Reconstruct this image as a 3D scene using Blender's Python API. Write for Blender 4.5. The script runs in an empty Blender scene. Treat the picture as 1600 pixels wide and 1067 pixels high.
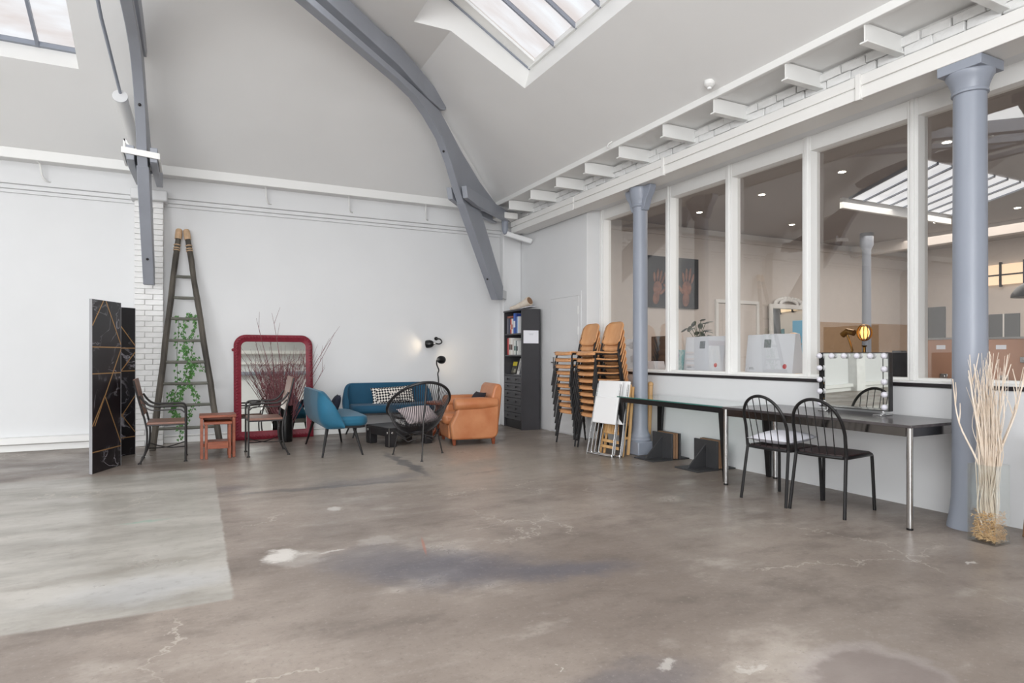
import bpy, bmesh, math, random
from mathutils import Vector, Matrix

R = math.radians
random.seed(7)
SC = bpy.context.scene
COL = SC.collection

# ------------------------------------------------------------------ camera, world, lights, exposure
cam_d = bpy.data.cameras.new('camera')
cam = bpy.data.objects.new('camera', cam_d)
COL.objects.link(cam)
cam.location = (0, 0, 1.2)
cam.rotation_euler = (R(90), 0, -math.atan(0.5))
cam_d.sensor_width = 36.0
cam_d.lens = 36.0 * 982 / 1600
cam_d.shift_y = 20.5 / 1600
cam_d.clip_start = 0.05
SC.camera = cam

SC.view_settings.view_transform = 'Standard'
SC.view_settings.look = 'None'
SC.view_settings.gamma = 1.0
SC.view_settings.use_curve_mapping = False
SC.view_settings.exposure = 0.14

w = bpy.data.worlds.new('overcast_sky')
SC.world = w
w.use_nodes = True
bg = w.node_tree.nodes['Background']
bg.inputs['Color'].default_value = (0.84, 0.92, 1.0, 1)
bg.inputs['Strength'].default_value = 1.15


def area(name, loc, rot, sx, sy, power, col=(1, 1, 1)):
    d = bpy.data.lights.new(name, 'AREA')
    d.shape = 'RECTANGLE'
    d.size, d.size_y = sx, sy
    d.energy = power
    d.color = col
    o = bpy.data.objects.new(name, d)
    o.location, o.rotation_euler = loc, rot
    COL.objects.link(o)
    return o


# unseen area fills added under the ceiling and by the front wall, without openings
area('added_fill_left', (-4.6, 3.0, 4.58), (0, R(-8), 0), 3.2, 5.0, 120, (0.95, 0.975, 1))
area('added_fill_front', (0.6, -1.8, 4.58), (R(14), 0, 0), 6.0, 3.0, 160, (0.96, 0.98, 1))
area('added_fill_middle', (0.3, 3.6, 4.6), (0, 0, 0), 1.6, 3.6, 80, (0.97, 0.985, 1))
area('added_fill_front_wall', (-3.9, -4.85, 2.0), (R(90), 0, 0), 8.0, 3.2, 840, (0.97, 0.985, 1))  # added fill at the front wall to lift the ceiling; no window built
# broad area fills added to light the office in place of its downlights
area('office_fill_near', (8.6, 5.4, 3.68), (0, 0, 0), 4.0, 5.0, 150, (1, 0.93, 0.86))
area('office_fill_far', (13.2, 6.2, 3.68), (0, 0, 0), 3.5, 4.5, 130, (1, 0.93, 0.86))


# ------------------------------------------------------------------ mesh builder
class MB:
    def __init__(s):
        s.v, s.f = [], []

    def add(s, vs, fs, M=None):
        n = len(s.v)
        for p in vs:
            p = Vector(p)
            s.v.append(tuple(M @ p) if M else tuple(p))
        s.f += [tuple(i + n for i in q) for q in fs]
        return s

    def box(s, x0, y0, z0, x1, y1, z1, M=None):
        return s.add([(x0, y0, z0), (x1, y0, z0), (x1, y1, z0), (x0, y1, z0), (x0, y0, z1), (x1, y0, z1), (x1, y1, z1), (x0, y1, z1)],
                     [(0, 3, 2, 1), (4, 5, 6, 7), (0, 1, 5, 4), (1, 2, 6, 5), (2, 3, 7, 6), (3, 0, 4, 7)], M)

    def cbox(s, c, d, M=None):
        return s.box(c[0] - d[0] / 2, c[1] - d[1] / 2, c[2] - d[2] / 2, c[0] + d[0] / 2, c[1] + d[1] / 2, c[2] + d[2] / 2, M)

    def bar(s, p, q, w, h=None, up=(0, 0, 1), w2=None, h2=None):
        """straight bar of rectangular section; w along 'side', h along 'up'; may taper to w2, h2"""
        h = w if h is None else h
        w2 = w if w2 is None else w2
        h2 = h if h2 is None else h2
        p, q = Vector(p), Vector(q)
        t = (q - p).normalized()
        side = t.cross(Vector(up))
        if side.length < 1e-4:
            side = t.cross(Vector((1, 0, 0)))
        side.normalize()
        u = side.cross(t)
        vs = []
        for c, a, b in ((p, w, h), (q, w2, h2)):
            for i, j in ((-1, -1), (1, -1), (1, 1), (-1, 1)):
                vs.append(c + side * a / 2 * i + u * b / 2 * j)
        return s.add(vs, [(0, 3, 2, 1), (4, 5, 6, 7), (0, 1, 5, 4), (1, 2, 6, 5), (2, 3, 7, 6), (3, 0, 4, 7)])

    def tube(s, pts, r, n=8, closed=False, flat=1.0):
        pts = [Vector(p) for p in pts]
        m = len(pts)
        rs = r if isinstance(r, (list, tuple)) else [r] * m
        prev = None
        rings = []
        for i in range(m):
            if closed:
                t = (pts[(i + 1) % m] - pts[i - 1])
            else:
                t = pts[min(i + 1, m - 1)] - pts[max(i - 1, 0)]
            t.normalize()
            if prev is None:
                a = Vector((0, 0, 1)) if abs(t.z) < 0.9 else Vector((1, 0, 0))
                prev = (a - t * a.dot(t)).normalized()
            else:
                prev = prev - t * prev.dot(t)
                prev.normalize()
            b = t.cross(prev)
            rings.append([pts[i] + (prev * math.cos(2 * math.pi * k / n) + b * flat * math.sin(2 * math.pi * k / n)) * rs[i] for k in range(n)])
        vs = [p for ring in rings for p in ring]
        fs = []
        for i in range(m if closed else m - 1):
            j = (i + 1) % m
            for k in range(n):
                l = (k + 1) % n
                fs.append((i * n + k, i * n + l, j * n + l, j * n + k))
        if not closed:
            fs += [tuple(range(n - 1, -1, -1)), tuple((m - 1) * n + k for k in range(n))]
        return s.add(vs, fs)

    def lathe(s, prof, n=20, c=(0, 0, 0), M=None):
        vs, fs = [], []
        for r, z in prof:
            for k in range(n):
                a = 2 * math.pi * k / n
                vs.append((c[0] + r * math.cos(a), c[1] + r * math.sin(a), c[2] + z))
        m = len(prof)
        for i in range(m - 1):
            for k in range(n):
                l = (k + 1) % n
                fs.append((i * n + k, i * n + l, (i + 1) * n + l, (i + 1) * n + k))
        if prof[0][0] > 1e-5:
            fs.append(tuple(range(n - 1, -1, -1)))
        if prof[-1][0] > 1e-5:
            fs.append(tuple((m - 1) * n + k for k in range(n)))
        return s.add(vs, fs, M)

    def prism(s, poly, fn, d0, d1):
        """polygon (a, b) extruded over d; fn(a, b, d) -> xyz"""
        n = len(poly)
        vs = [fn(a, b, d0) for a, b in poly] + [fn(a, b, d1) for a, b in poly]
        fs = [tuple(range(n - 1, -1, -1)), tuple(range(n, 2 * n))]
        fs += [(i, (i + 1) % n, n + (i + 1) % n, n + i) for i in range(n)]
        return s.add(vs, fs)

    def ball(s, c, r, nu=12, nv=8, sc=(1, 1, 1), M=None):
        vs, fs = [], []
        for j in range(nv + 1):
            th = math.pi * j / nv
            for k in range(nu):
                a = 2 * math.pi * k / nu
                vs.append((c[0] + r * sc[0] * math.sin(th) * math.cos(a), c[1] + r * sc[1] * math.sin(th) * math.sin(a), c[2] + r * sc[2] * math.cos(th)))
        for j in range(nv):
            for k in range(nu):
                l = (k + 1) % nu
                fs.append((j * nu + k, (j + 1) * nu + k, (j + 1) * nu + l, j * nu + l))
        return s.add(vs, fs, M)

    def pillow(s, w, h, t, M=None, n=12, rnd=0.06):
        """pillow in the local XY plane, w by h, t thick"""
        vs, fs = [], []
        for side in (1, -1):
            for j in range(n + 1):
                for i in range(n + 1):
                    u, v = 2 * i / n - 1, 2 * j / n - 1
                    e = (1 - abs(u) ** 2.4) * (1 - abs(v) ** 2.4)
                    k = 1 - rnd * (1 - abs(v) ** 2) * abs(u) ** 3
                    l = 1 - rnd * (1 - abs(u) ** 2) * abs(v) ** 3
                    vs.append((u * w / 2 * k, v * h / 2 * l, side * t / 2 * max(e, 0) ** 0.55))
        m = (n + 1) * (n + 1)
        for sd in (0, 1):
            for j in range(n):
                for i in range(n):
                    a = sd * m + j * (n + 1) + i
                    q = (a, a + 1, a + n + 2, a + n + 1)
                    fs.append(q if sd == 0 else q[::-1])
        return s.add(vs, fs, M)

    def grid(s, fn, nu, nv, thick=None, closed_u=False):
        """surface fn(u, v), u, v in 0..1"""
        vs, fs = [], []
        for j in range(nv + 1):
            for i in range(nu + 1):
                vs.append(fn(i / nu, j / nv))
        for j in range(nv):
            for i in range(nu):
                a = j * (nu + 1) + i
                fs.append((a, a + 1, a + nu + 2, a + nu + 1))
        return s.add(vs, fs)

    def build(s, name, mat, par=None, bevel=0, smooth=35, seg=2, world=False, solid=0, sub=0):
        me = bpy.data.meshes.new(name)
        vs = s.v
        if world and par is not None:
            inv = par.matrix_basis.inverted()
            vs = [tuple(inv @ Vector(p)) for p in vs]
        me.from_pydata(vs, [], s.f)
        bm = bmesh.new()
        bm.from_mesh(me)
        bmesh.ops.remove_doubles(bm, verts=bm.verts, dist=1e-5)
        bmesh.ops.recalc_face_normals(bm, faces=bm.faces)
        bm.to_mesh(me)
        bm.free()
        if smooth:
            me.shade_smooth()
            me.set_sharp_from_angle(angle=R(smooth))
        me.materials.append(mat)
        o = bpy.data.objects.new(name, me)
        COL.objects.link(o)
        if par is not None:
            o.parent = par
        if solid:
            md = o.modifiers.new('thickness', 'SOLIDIFY')
            md.thickness = solid
            md.offset = 0
        if sub:
            md = o.modifiers.new('smooth', 'SUBSURF')
            md.levels = md.render_levels = sub
        if bevel:
            md = o.modifiers.new('soft_edges', 'BEVEL')
            md.width = bevel
            md.segments = seg
            md.limit_method = 'ANGLE'
            md.angle_limit = R(40)
        return o


def tag(o, label, cat, group=None, kind=None):
    o['label'] = label
    o['category'] = cat
    if group:
        o['group'] = group
    if kind:
        o['kind'] = kind
    return o


def thing(name, label, cat, loc=(0, 0, 0), rz=0.0, group=None, rot=None):
    o = bpy.data.objects.new(name, None)
    o.empty_display_size = 0.1
    COL.objects.link(o)
    o.location = loc
    o.rotation_euler = rot if rot else (0, 0, rz)
    o.matrix_basis = Matrix.LocRotScale(Vector(loc), o.rotation_euler, None)
    return tag(o, label, cat, group)


def copy_tree(o, par=None):
    c = o.copy()
    COL.objects.link(c)
    if par is not None:
        c.parent = par
    for ch in [k for k in o.children]:
        copy_tree(ch, c)
    return c


def struct(o):
    o['kind'] = 'structure'
    return o


def sroot(name):
    o = bpy.data.objects.new(name, None)
    COL.objects.link(o)
    o['kind'] = 'structure'
    return o


def arc(c, r, a0, a1, n, plane='xz'):
    out = []
    for i in range(n + 1):
        a = R(a0 + (a1 - a0) * i / n)
        x, z = r * math.cos(a), r * math.sin(a)
        out.append((c[0] + x, c[1], c[2] + z) if plane == 'xz' else (c[0] + x, c[1] + z, c[2]) if plane == 'xy' else (c[0], c[1] + x, c[2] + z))
    return out


def spline(pts, n=6):
    """Catmull-Rom through 3-D points"""
    P = [Vector(p) for p in pts]
    P = [P[0] * 2 - P[1]] + P + [P[-1] * 2 - P[-2]]
    out = []
    for i in range(1, len(P) - 2):
        a, b, c, d = P[i - 1], P[i], P[i + 1], P[i + 2]
        for k in range(n):
            t = k / n
            out.append(0.5 * ((2 * b) + (c - a) * t + (2 * a - 5 * b + 4 * c - d) * t * t + (3 * b - a - 3 * c + d) * t ** 3))
    out.append(P[-2])
    return out


# ------------------------------------------------------------------ materials
def lin(c):
    return tuple((x / 255 / 12.92 if x / 255 <= 0.04045 else ((x / 255 + 0.055) / 1.055) ** 2.4) for x in c)


def mat(name, rgb, rough=0.5, metal=0.0, var=0.0, scale=8.0, bump=0.0, bscale=40.0, rgb2=None, stretch=(1, 1, 1), sheen=0.0, spec=0.5, trans=0.0):
    m = bpy.data.materials.new(name)
    m.use_nodes = True
    nt = m.node_tree
    b = nt.nodes['Principled BSDF']
    c = lin(rgb)
    b.inputs['Base Color'].default_value = (*c, 1)
    b.inputs['Roughness'].default_value = rough
    b.inputs['Metallic'].default_value = metal
    b.inputs['Specular IOR Level'].default_value = spec
    if sheen:
        b.inputs['Sheen Weight'].default_value = sheen
        b.inputs['Sheen Roughness'].default_value = 0.4
    if trans:
        b.inputs['Transmission Weight'].default_value = trans
    if var or rgb2 or bump:
        tc = nt.nodes.new('ShaderNodeTexCoord')
        mp = nt.nodes.new('ShaderNodeMapping')
        mp.inputs['Scale'].default_value = stretch
        nt.links.new(tc.outputs['Object'], mp.inputs['Vector'])
    if var or rgb2:
        nz = nt.nodes.new('ShaderNodeTexNoise')
        nz.inputs['Scale'].default_value = scale
        nz.inputs['Detail'].default_value = 5
        nt.links.new(mp.outputs[0], nz.inputs['Vector'])
        mx = nt.nodes.new('ShaderNodeMix')
        mx.data_type = 'RGBA'
        rmp = nt.nodes.new('ShaderNodeMapRange')
        rmp.inputs['From Min'].default_value = 0.32
        rmp.inputs['From Max'].default_value = 0.68
        nt.links.new(nz.outputs['Fac'], rmp.inputs['Value'])
        nt.links.new(rmp.outputs[0], mx.inputs['Factor'])
        if rgb2:
            c2 = lin(rgb2)
            mx.inputs['A'].default_value = (*c, 1)
            mx.inputs['B'].default_value = (*c2, 1)
        else:
            mx.inputs['A'].default_value = (*[x * (1 - var) for x in c], 1)
            mx.inputs['B'].default_value = (*[min(1, x * (1 + var)) for x in c], 1)
        nt.links.new(mx.outputs['Result'], b.inputs['Base Color'])
    if bump:
        nb = nt.nodes.new('ShaderNodeTexNoise')
        nb.inputs['Scale'].default_value = bscale
        nb.inputs['Detail'].default_value = 4
        nt.links.new(mp.outputs[0], nb.inputs['Vector'])
        bp = nt.nodes.new('ShaderNodeBump')
        bp.inputs['Strength'].default_value = bump
        bp.inputs['Distance'].default_value = 0.01
        nt.links.new(nb.outputs['Fac'], bp.inputs['Height'])
        nt.links.new(bp.outputs[0], b.inputs['Normal'])
    return m


M = {}
M['wall'] = mat('white_wall_paint', (224, 225, 226), 0.6, var=0.015, scale=1.5, bump=0.08, bscale=6)
M['ceiling'] = mat('ceiling_plaster', (238, 238, 237), 0.75, var=0.015, scale=1.2, bump=0.1, bscale=3)
M['trim'] = mat('white_gloss_trim', (236, 236, 234), 0.4)
M['brick'] = mat('white_painted_brick', (236, 236, 235), 0.55, var=0.05, scale=9, bump=0.5, bscale=30)
M['mortar'] = mat('painted_mortar', (228, 227, 225), 0.8, var=0.06, scale=20)
M['beam'] = mat('white_painted_timber', (233, 232, 229), 0.45, var=0.03, scale=3, bump=0.15, bscale=14, stretch=(1, 0.15, 1))
M['grey_timber'] = mat('blue_grey_painted_timber', (150, 154, 163), 0.4, var=0.05, scale=3, bump=0.1, bscale=10)
M['grey_iron'] = mat('blue_grey_painted_iron', (144, 150, 162), 0.38, var=0.03, scale=2.5, bump=0.06, bscale=6)
M['black_strip'] = mat('black_strip', (42, 38, 40), 0.4)
M['chrome'] = mat('chrome', (205, 205, 205), 0.14, 1.0)
M['brushed'] = mat('brushed_steel', (178, 176, 174), 0.3, 1.0)
M['apron_steel'] = mat('polished_dark_steel', (120, 116, 114), 0.15, 1.0)
M['black_metal'] = mat('black_metal', (34, 33, 34), 0.32, 0.3)
M['iron'] = mat('wrought_iron', (52, 50, 50), 0.45, 0.4)
M['black_wood'] = mat('black_painted_wood', (38, 37, 39), 0.45, var=0.12, scale=6)
M['charcoal'] = mat('charcoal_laminate', (62, 61, 64), 0.38, var=0.05, scale=4)
M['brown_leather'] = mat('brown_leather_seat', (128, 92, 78), 0.45, var=0.12, scale=12)
M['ladder'] = mat('weathered_ladder_wood', (54, 50, 46), 0.7, rgb2=(96, 90, 81), scale=7, stretch=(1, 1, 0.25), bump=0.3)
M['rung'] = mat('weathered_rung_wood', (104, 104, 96), 0.7, var=0.2, scale=9)
M['tan_wrap'] = mat('tan_bare_wood', (205, 172, 138), 0.6, var=0.12, scale=18)
M['ivy'] = mat('ivy_leaf', (52, 106, 46), 0.5, rgb2=(92, 142, 70), scale=30)
M['stem'] = mat('ivy_stem', (74, 92, 50), 0.6)
M['teak'] = mat('red_brown_wood', (120, 57, 32), 0.4, rgb2=(142, 74, 44), scale=6, stretch=(1, 6, 6))
M['red_frame'] = mat('crimson_painted_frame', (128, 34, 50), 0.45, var=0.12, scale=14, bump=0.15)
M['mirror'] = mat('mirror_silver', (232, 234, 228), 0.015, 1.0)
M['vase_black'] = mat('black_glossy_ceramic', (14, 14, 15), 0.2)
M['twig'] = mat('dark_red_twig', (104, 54, 62), 0.7, rgb2=(126, 80, 82), scale=9)
M['teal_fabric'] = mat('teal_velvet', (30, 96, 124), 0.75, var=0.1, scale=5, bump=0.12, bscale=120, sheen=0.12)
M['blue_fabric'] = mat('petrol_blue_wool', (22, 76, 104), 0.8, var=0.07, scale=5, bump=0.15, bscale=150, sheen=0.08)
M['navy'] = mat('dark_navy_cushion', (30, 32, 48), 0.85, var=0.1)
M['tan_leather'] = mat('tan_leather', (180, 110, 68), 0.42, rgb2=(198, 134, 92), scale=4.5, bump=0.14, bscale=26)
M['blk_cushion'] = mat('black_cushion_cloth', (30, 26, 34), 0.85)
M['rattan'] = mat('black_plastic_cord', (24, 23, 26), 0.4)
M['pale_cushion'] = mat('pale_pink_grey_cloth', (206, 192, 194), 0.85, var=0.08, scale=6)
M['paper'] = mat('white_paper', (236, 236, 242), 0.7)
M['oak'] = mat('honey_beech_plywood', (205, 146, 96), 0.38, rgb2=(217, 164, 116), scale=5, stretch=(3, 3, 0.5))
M['pine'] = mat('pale_pine', (206, 160, 104), 0.5, rgb2=(222, 182, 130), scale=6, stretch=(4, 4, 0.5))
M['white_plastic'] = mat('white_plastic', (238, 238, 238), 0.35)
M['table_slate'] = mat('dark_slate_top', (62, 58, 60), 0.22, rgb2=(82, 77, 77), scale=6, stretch=(4, 1, 1))
M['dark_seat'] = mat('dark_brown_seat', (52, 38, 38), 0.35)
M['board'] = mat('brown_fibreboard', (136, 104, 78), 0.7, var=0.1)
M['grey_plate'] = mat('dark_grey_plate', (58, 58, 60), 0.5, var=0.12, scale=7)
M['bulb'] = mat('frosted_bulb', (216, 214, 222), 0.3)
M['pale_branch'] = mat('bleached_branch', (236, 225, 212), 0.7, rgb2=(218, 200, 180), scale=9)
M['straw'] = mat('straw', (226, 190, 142), 0.75, rgb2=(206, 164, 112), scale=16)
M['carton'] = mat('white_carton', (226, 230, 238), 0.45)
M['print_grey'] = mat('grey_print', (140, 146, 150), 0.6, var=0.25, scale=60)
M['print_red'] = mat('red_sticker', (206, 84, 88), 0.5)
M['flight_case'] = mat('brown_flight_case_panel', (186, 142, 118), 0.5, var=0.04)
M['gold'] = mat('antique_gold_metal', (150, 112, 60), 0.3, 1.0)
M['marble_gold'] = mat('gold_inlay', (190, 150, 102), 0.35, 0.6)
M['screen_edge'] = mat('grey_panel_edge', (150, 150, 153), 0.5)
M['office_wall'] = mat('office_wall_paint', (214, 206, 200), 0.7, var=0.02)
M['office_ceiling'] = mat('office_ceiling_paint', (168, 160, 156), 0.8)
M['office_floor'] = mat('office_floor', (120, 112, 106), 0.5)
M['tan_panel'] = mat('tan_wall_panelling', (178, 148, 118), 0.6, var=0.04)
M['dark_screen'] = mat('dark_grey_screen', (46, 46, 50), 0.4)
M['grey_board'] = mat('grey_board', (118, 122, 126), 0.6)
M['teal_print'] = mat('teal_and_white_pack', (120, 186, 190), 0.5, rgb2=(214, 232, 232), scale=26)
M['blue_panel'] = mat('sky_blue_panel', (96, 178, 214), 0.5)
M['skin'] = mat('brown_hand_print', (158, 104, 80), 0.7, rgb2=(104, 62, 48), scale=9)
M['canvas_black'] = mat('black_canvas_print', (18, 17, 18), 0.7, rgb2=(34, 33, 35), scale=1.5)
M['leaf_dark'] = mat('dark_leaf', (50, 54, 48), 0.4, rgb2=(120, 126, 114), scale=18)


def emis(name, rgb, strength):
    m = bpy.data.materials.new(name)
    m.use_nodes = True
    b = m.node_tree.nodes['Principled BSDF']
    b.inputs['Base Color'].default_value = (*lin(rgb), 1)
    b.inputs['Emission Color'].default_value = (*lin(rgb), 1)
    b.inputs['Emission Strength'].default_value = strength
    return m


M['lamp_glow'] = emis('downlight_glow', (255, 244, 224), 25)
M['warm_glow'] = emis('warm_bulb_glow', (255, 196, 110), 2.5)
M['reflection_glow'] = emis('skylight_reflection_glow', (232, 234, 238), 0.8)  # glow standing in for the hall skylight's reflection in the partition
M['warm_window'] = emis('warm_lit_window', (240, 214, 180), 0.75)


def glass_mat(name, tint, ior=1.5, boost=1.0, rough=0.0):
    m = bpy.data.materials.new(name)
    m.use_nodes = True
    nt = m.node_tree
    for n in list(nt.nodes):
        if n.type != 'OUTPUT_MATERIAL':
            nt.nodes.remove(n)
    out = [n for n in nt.nodes if n.type == 'OUTPUT_MATERIAL'][0]
    tr = nt.nodes.new('ShaderNodeBsdfTransparent')
    tr.inputs['Color'].default_value = (*tint, 1)
    gl = nt.nodes.new('ShaderNodeBsdfGlossy')
    gl.inputs['Roughness'].default_value = rough
    gl.inputs['Color'].default_value = (1, 1, 1, 1)
    fr = nt.nodes.new('ShaderNodeFresnel')
    fr.inputs['IOR'].default_value = ior
    mu = nt.nodes.new('ShaderNodeMath')
    mu.operation = 'MULTIPLY'
    mu.inputs[1].default_value = boost
    mu.use_clamp = True
    mix = nt.nodes.new('ShaderNodeMixShader')
    ge = nt.nodes.new('ShaderNodeNewGeometry')
    io = nt.nodes.new('ShaderNodeMapRange')     # the node inverts the index on back faces; undo that for a thin sheet
    io.inputs['To Min'].default_value = ior
    io.inputs['To Max'].default_value = 1 / ior
    nt.links.new(ge.outputs['Backfacing'], io.inputs['Value'])
    nt.links.new(io.outputs[0], fr.inputs['IOR'])
    nt.links.new(fr.outputs[0], mu.inputs[0])
    nt.links.new(mu.outputs[0], mix.inputs['Fac'])
    nt.links.new(tr.outputs[0], mix.inputs[1])
    nt.links.new(gl.outputs[0], mix.inputs[2])
    nt.links.new(mix.outputs[0], out.inputs['Surface'])
    return m


M['pane'] = glass_mat('partition_glass', (0.95, 0.95, 0.945), 1.5, 1.55)
M['clear'] = glass_mat('clear_glass', (0.96, 0.975, 0.97), 1.5, 1.6)
M['table_glass'] = glass_mat('green_table_glass', (0.86, 0.93, 0.91), 1.5, 1.2)
M['glass_edge'] = mat('green_glass_edge', (70, 120, 112), 0.15)


def skylight_pane_mat():
    """wired milky glass: passes the sky with brownish streaks"""
    m = bpy.data.materials.new('skylight_milky_glass')
    m.use_nodes = True
    nt = m.node_tree
    for n in list(nt.nodes):
        if n.type != 'OUTPUT_MATERIAL':
            nt.nodes.remove(n)
    out = [n for n in nt.nodes if n.type == 'OUTPUT_MATERIAL'][0]
    tc = nt.nodes.new('ShaderNodeTexCoord')
    mp = nt.nodes.new('ShaderNodeMapping')
    mp.inputs['Scale'].default_value = (0.6, 2.2, 0.6)
    nz = nt.nodes.new('ShaderNodeTexNoise')
    nz.inputs['Scale'].default_value = 2.2
    nz.inputs['Detail'].default_value = 5
    cr = nt.nodes.new('ShaderNodeValToRGB')
    cr.color_ramp.elements[0].position = 0.35
    cr.color_ramp.elements[0].color = (0.87, 0.80, 0.76, 1)
    cr.color_ramp.elements[1].position = 0.68
    cr.color_ramp.elements[1].color = (0.95, 0.92, 0.90, 1)
    tr = nt.nodes.new('ShaderNodeBsdfTransparent')
    tl = nt.nodes.new('ShaderNodeBsdfTranslucent')
    mix = nt.nodes.new('ShaderNodeMixShader')
    mix.inputs['Fac'].default_value = 0.12
    nt.links.new(tc.outputs['Object'], mp.inputs['Vector'])
    nt.links.new(mp.outputs[0], nz.inputs['Vector'])
    nt.links.new(nz.outputs['Fac'], cr.inputs['Fac'])
    nt.links.new(cr.outputs[0], tr.inputs['Color'])
    nt.links.new(cr.outputs[0], tl.inputs['Color'])
    nt.links.new(tr.outputs[0], mix.inputs[1])
    nt.links.new(tl.outputs[0], mix.inputs[2])
    nt.links.new(mix.outputs[0], out.inputs['Surface'])
    return m


M['sky_pane'] = skylight_pane_mat()


def marble_mat():
    m = bpy.data.materials.new('black_marble')
    m.use_nodes = True
    nt = m.node_tree
    b = nt.nodes['Principled BSDF']
    b.inputs['Roughness'].default_value = 0.3
    tc = nt.nodes.new('ShaderNodeTexCoord')
    n1 = nt.nodes.new('ShaderNodeTexNoise')
    n1.inputs['Scale'].default_value = 3.2
    n1.inputs['Detail'].default_value = 4
    n1.inputs['Distortion'].default_value = 0.9
    sub = nt.nodes.new('ShaderNodeMath'); sub.operation = 'SUBTRACT'; sub.inputs[1].default_value = 0.5
    ab = nt.nodes.new('ShaderNodeMath'); ab.operation = 'ABSOLUTE'
    mr = nt.nodes.new('ShaderNodeMapRange')
    mr.inputs['From Min'].default_value = 0.0
    mr.inputs['From Max'].default_value = 0.016
    mr.inputs['To Min'].default_value = 1.0
    mr.inputs['To Max'].default_value = 0.0
    n2 = nt.nodes.new('ShaderNodeTexNoise')
    n2.inputs['Scale'].default_value = 2.3
    mr2 = nt.nodes.new('ShaderNodeMapRange')
    mr2.inputs['From Min'].default_value = 0.46
    mr2.inputs['From Max'].default_value = 0.62
    mu = nt.nodes.new('ShaderNodeMath'); mu.operation = 'MULTIPLY'
    mx = nt.nodes.new('ShaderNodeMix'); mx.data_type = 'RGBA'
    mx.inputs['A'].default_value = (*lin((26, 24, 28)), 1)
    mx.inputs['B'].default_value = (*lin((170, 168, 176)), 1)
    L = nt.links.new
    L(tc.outputs['Object'], n1.inputs['Vector']); L(tc.outputs['Object'], n2.inputs['Vector'])
    L(n1.outputs['Fac'], sub.inputs[0]); L(sub.outputs[0], ab.inputs[0]); L(ab.outputs[0], mr.inputs['Value'])
    L(n2.outputs['Fac'], mr2.inputs['Value']); L(mr.outputs[0], mu.inputs[0]); L(mr2.outputs[0], mu.inputs[1])
    L(mu.outputs[0], mx.inputs['Factor']); L(mx.outputs['Result'], b.inputs['Base Color'])
    return m


M['marble'] = marble_mat()


def cushion_pattern_mat():
    m = bpy.data.materials.new('black_and_cream_triangle_cloth')
    m.use_nodes = True
    nt = m.node_tree
    b = nt.nodes['Principled BSDF']
    b.inputs['Roughness'].default_value = 0.85
    tc = nt.nodes.new('ShaderNodeTexCoord')
    mp = nt.nodes.new('ShaderNodeMapping')
    mp.inputs['Rotation'].default_value = (0, 0, R(45))
    ck = nt.nodes.new('ShaderNodeTexChecker')
    ck.inputs['Scale'].default_value = 34
    ck.inputs['Color1'].default_value = (*lin((226, 220, 212)), 1)
    ck.inputs['Color2'].default_value = (*lin((30, 30, 36)), 1)
    nt.links.new(tc.outputs['Object'], mp.inputs['Vector'])
    nt.links.new(mp.outputs[0], ck.inputs['Vector'])
    nt.links.new(ck.outputs['Color'], b.inputs['Base Color'])
    return m


M['pattern'] = cushion_pattern_mat()


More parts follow.
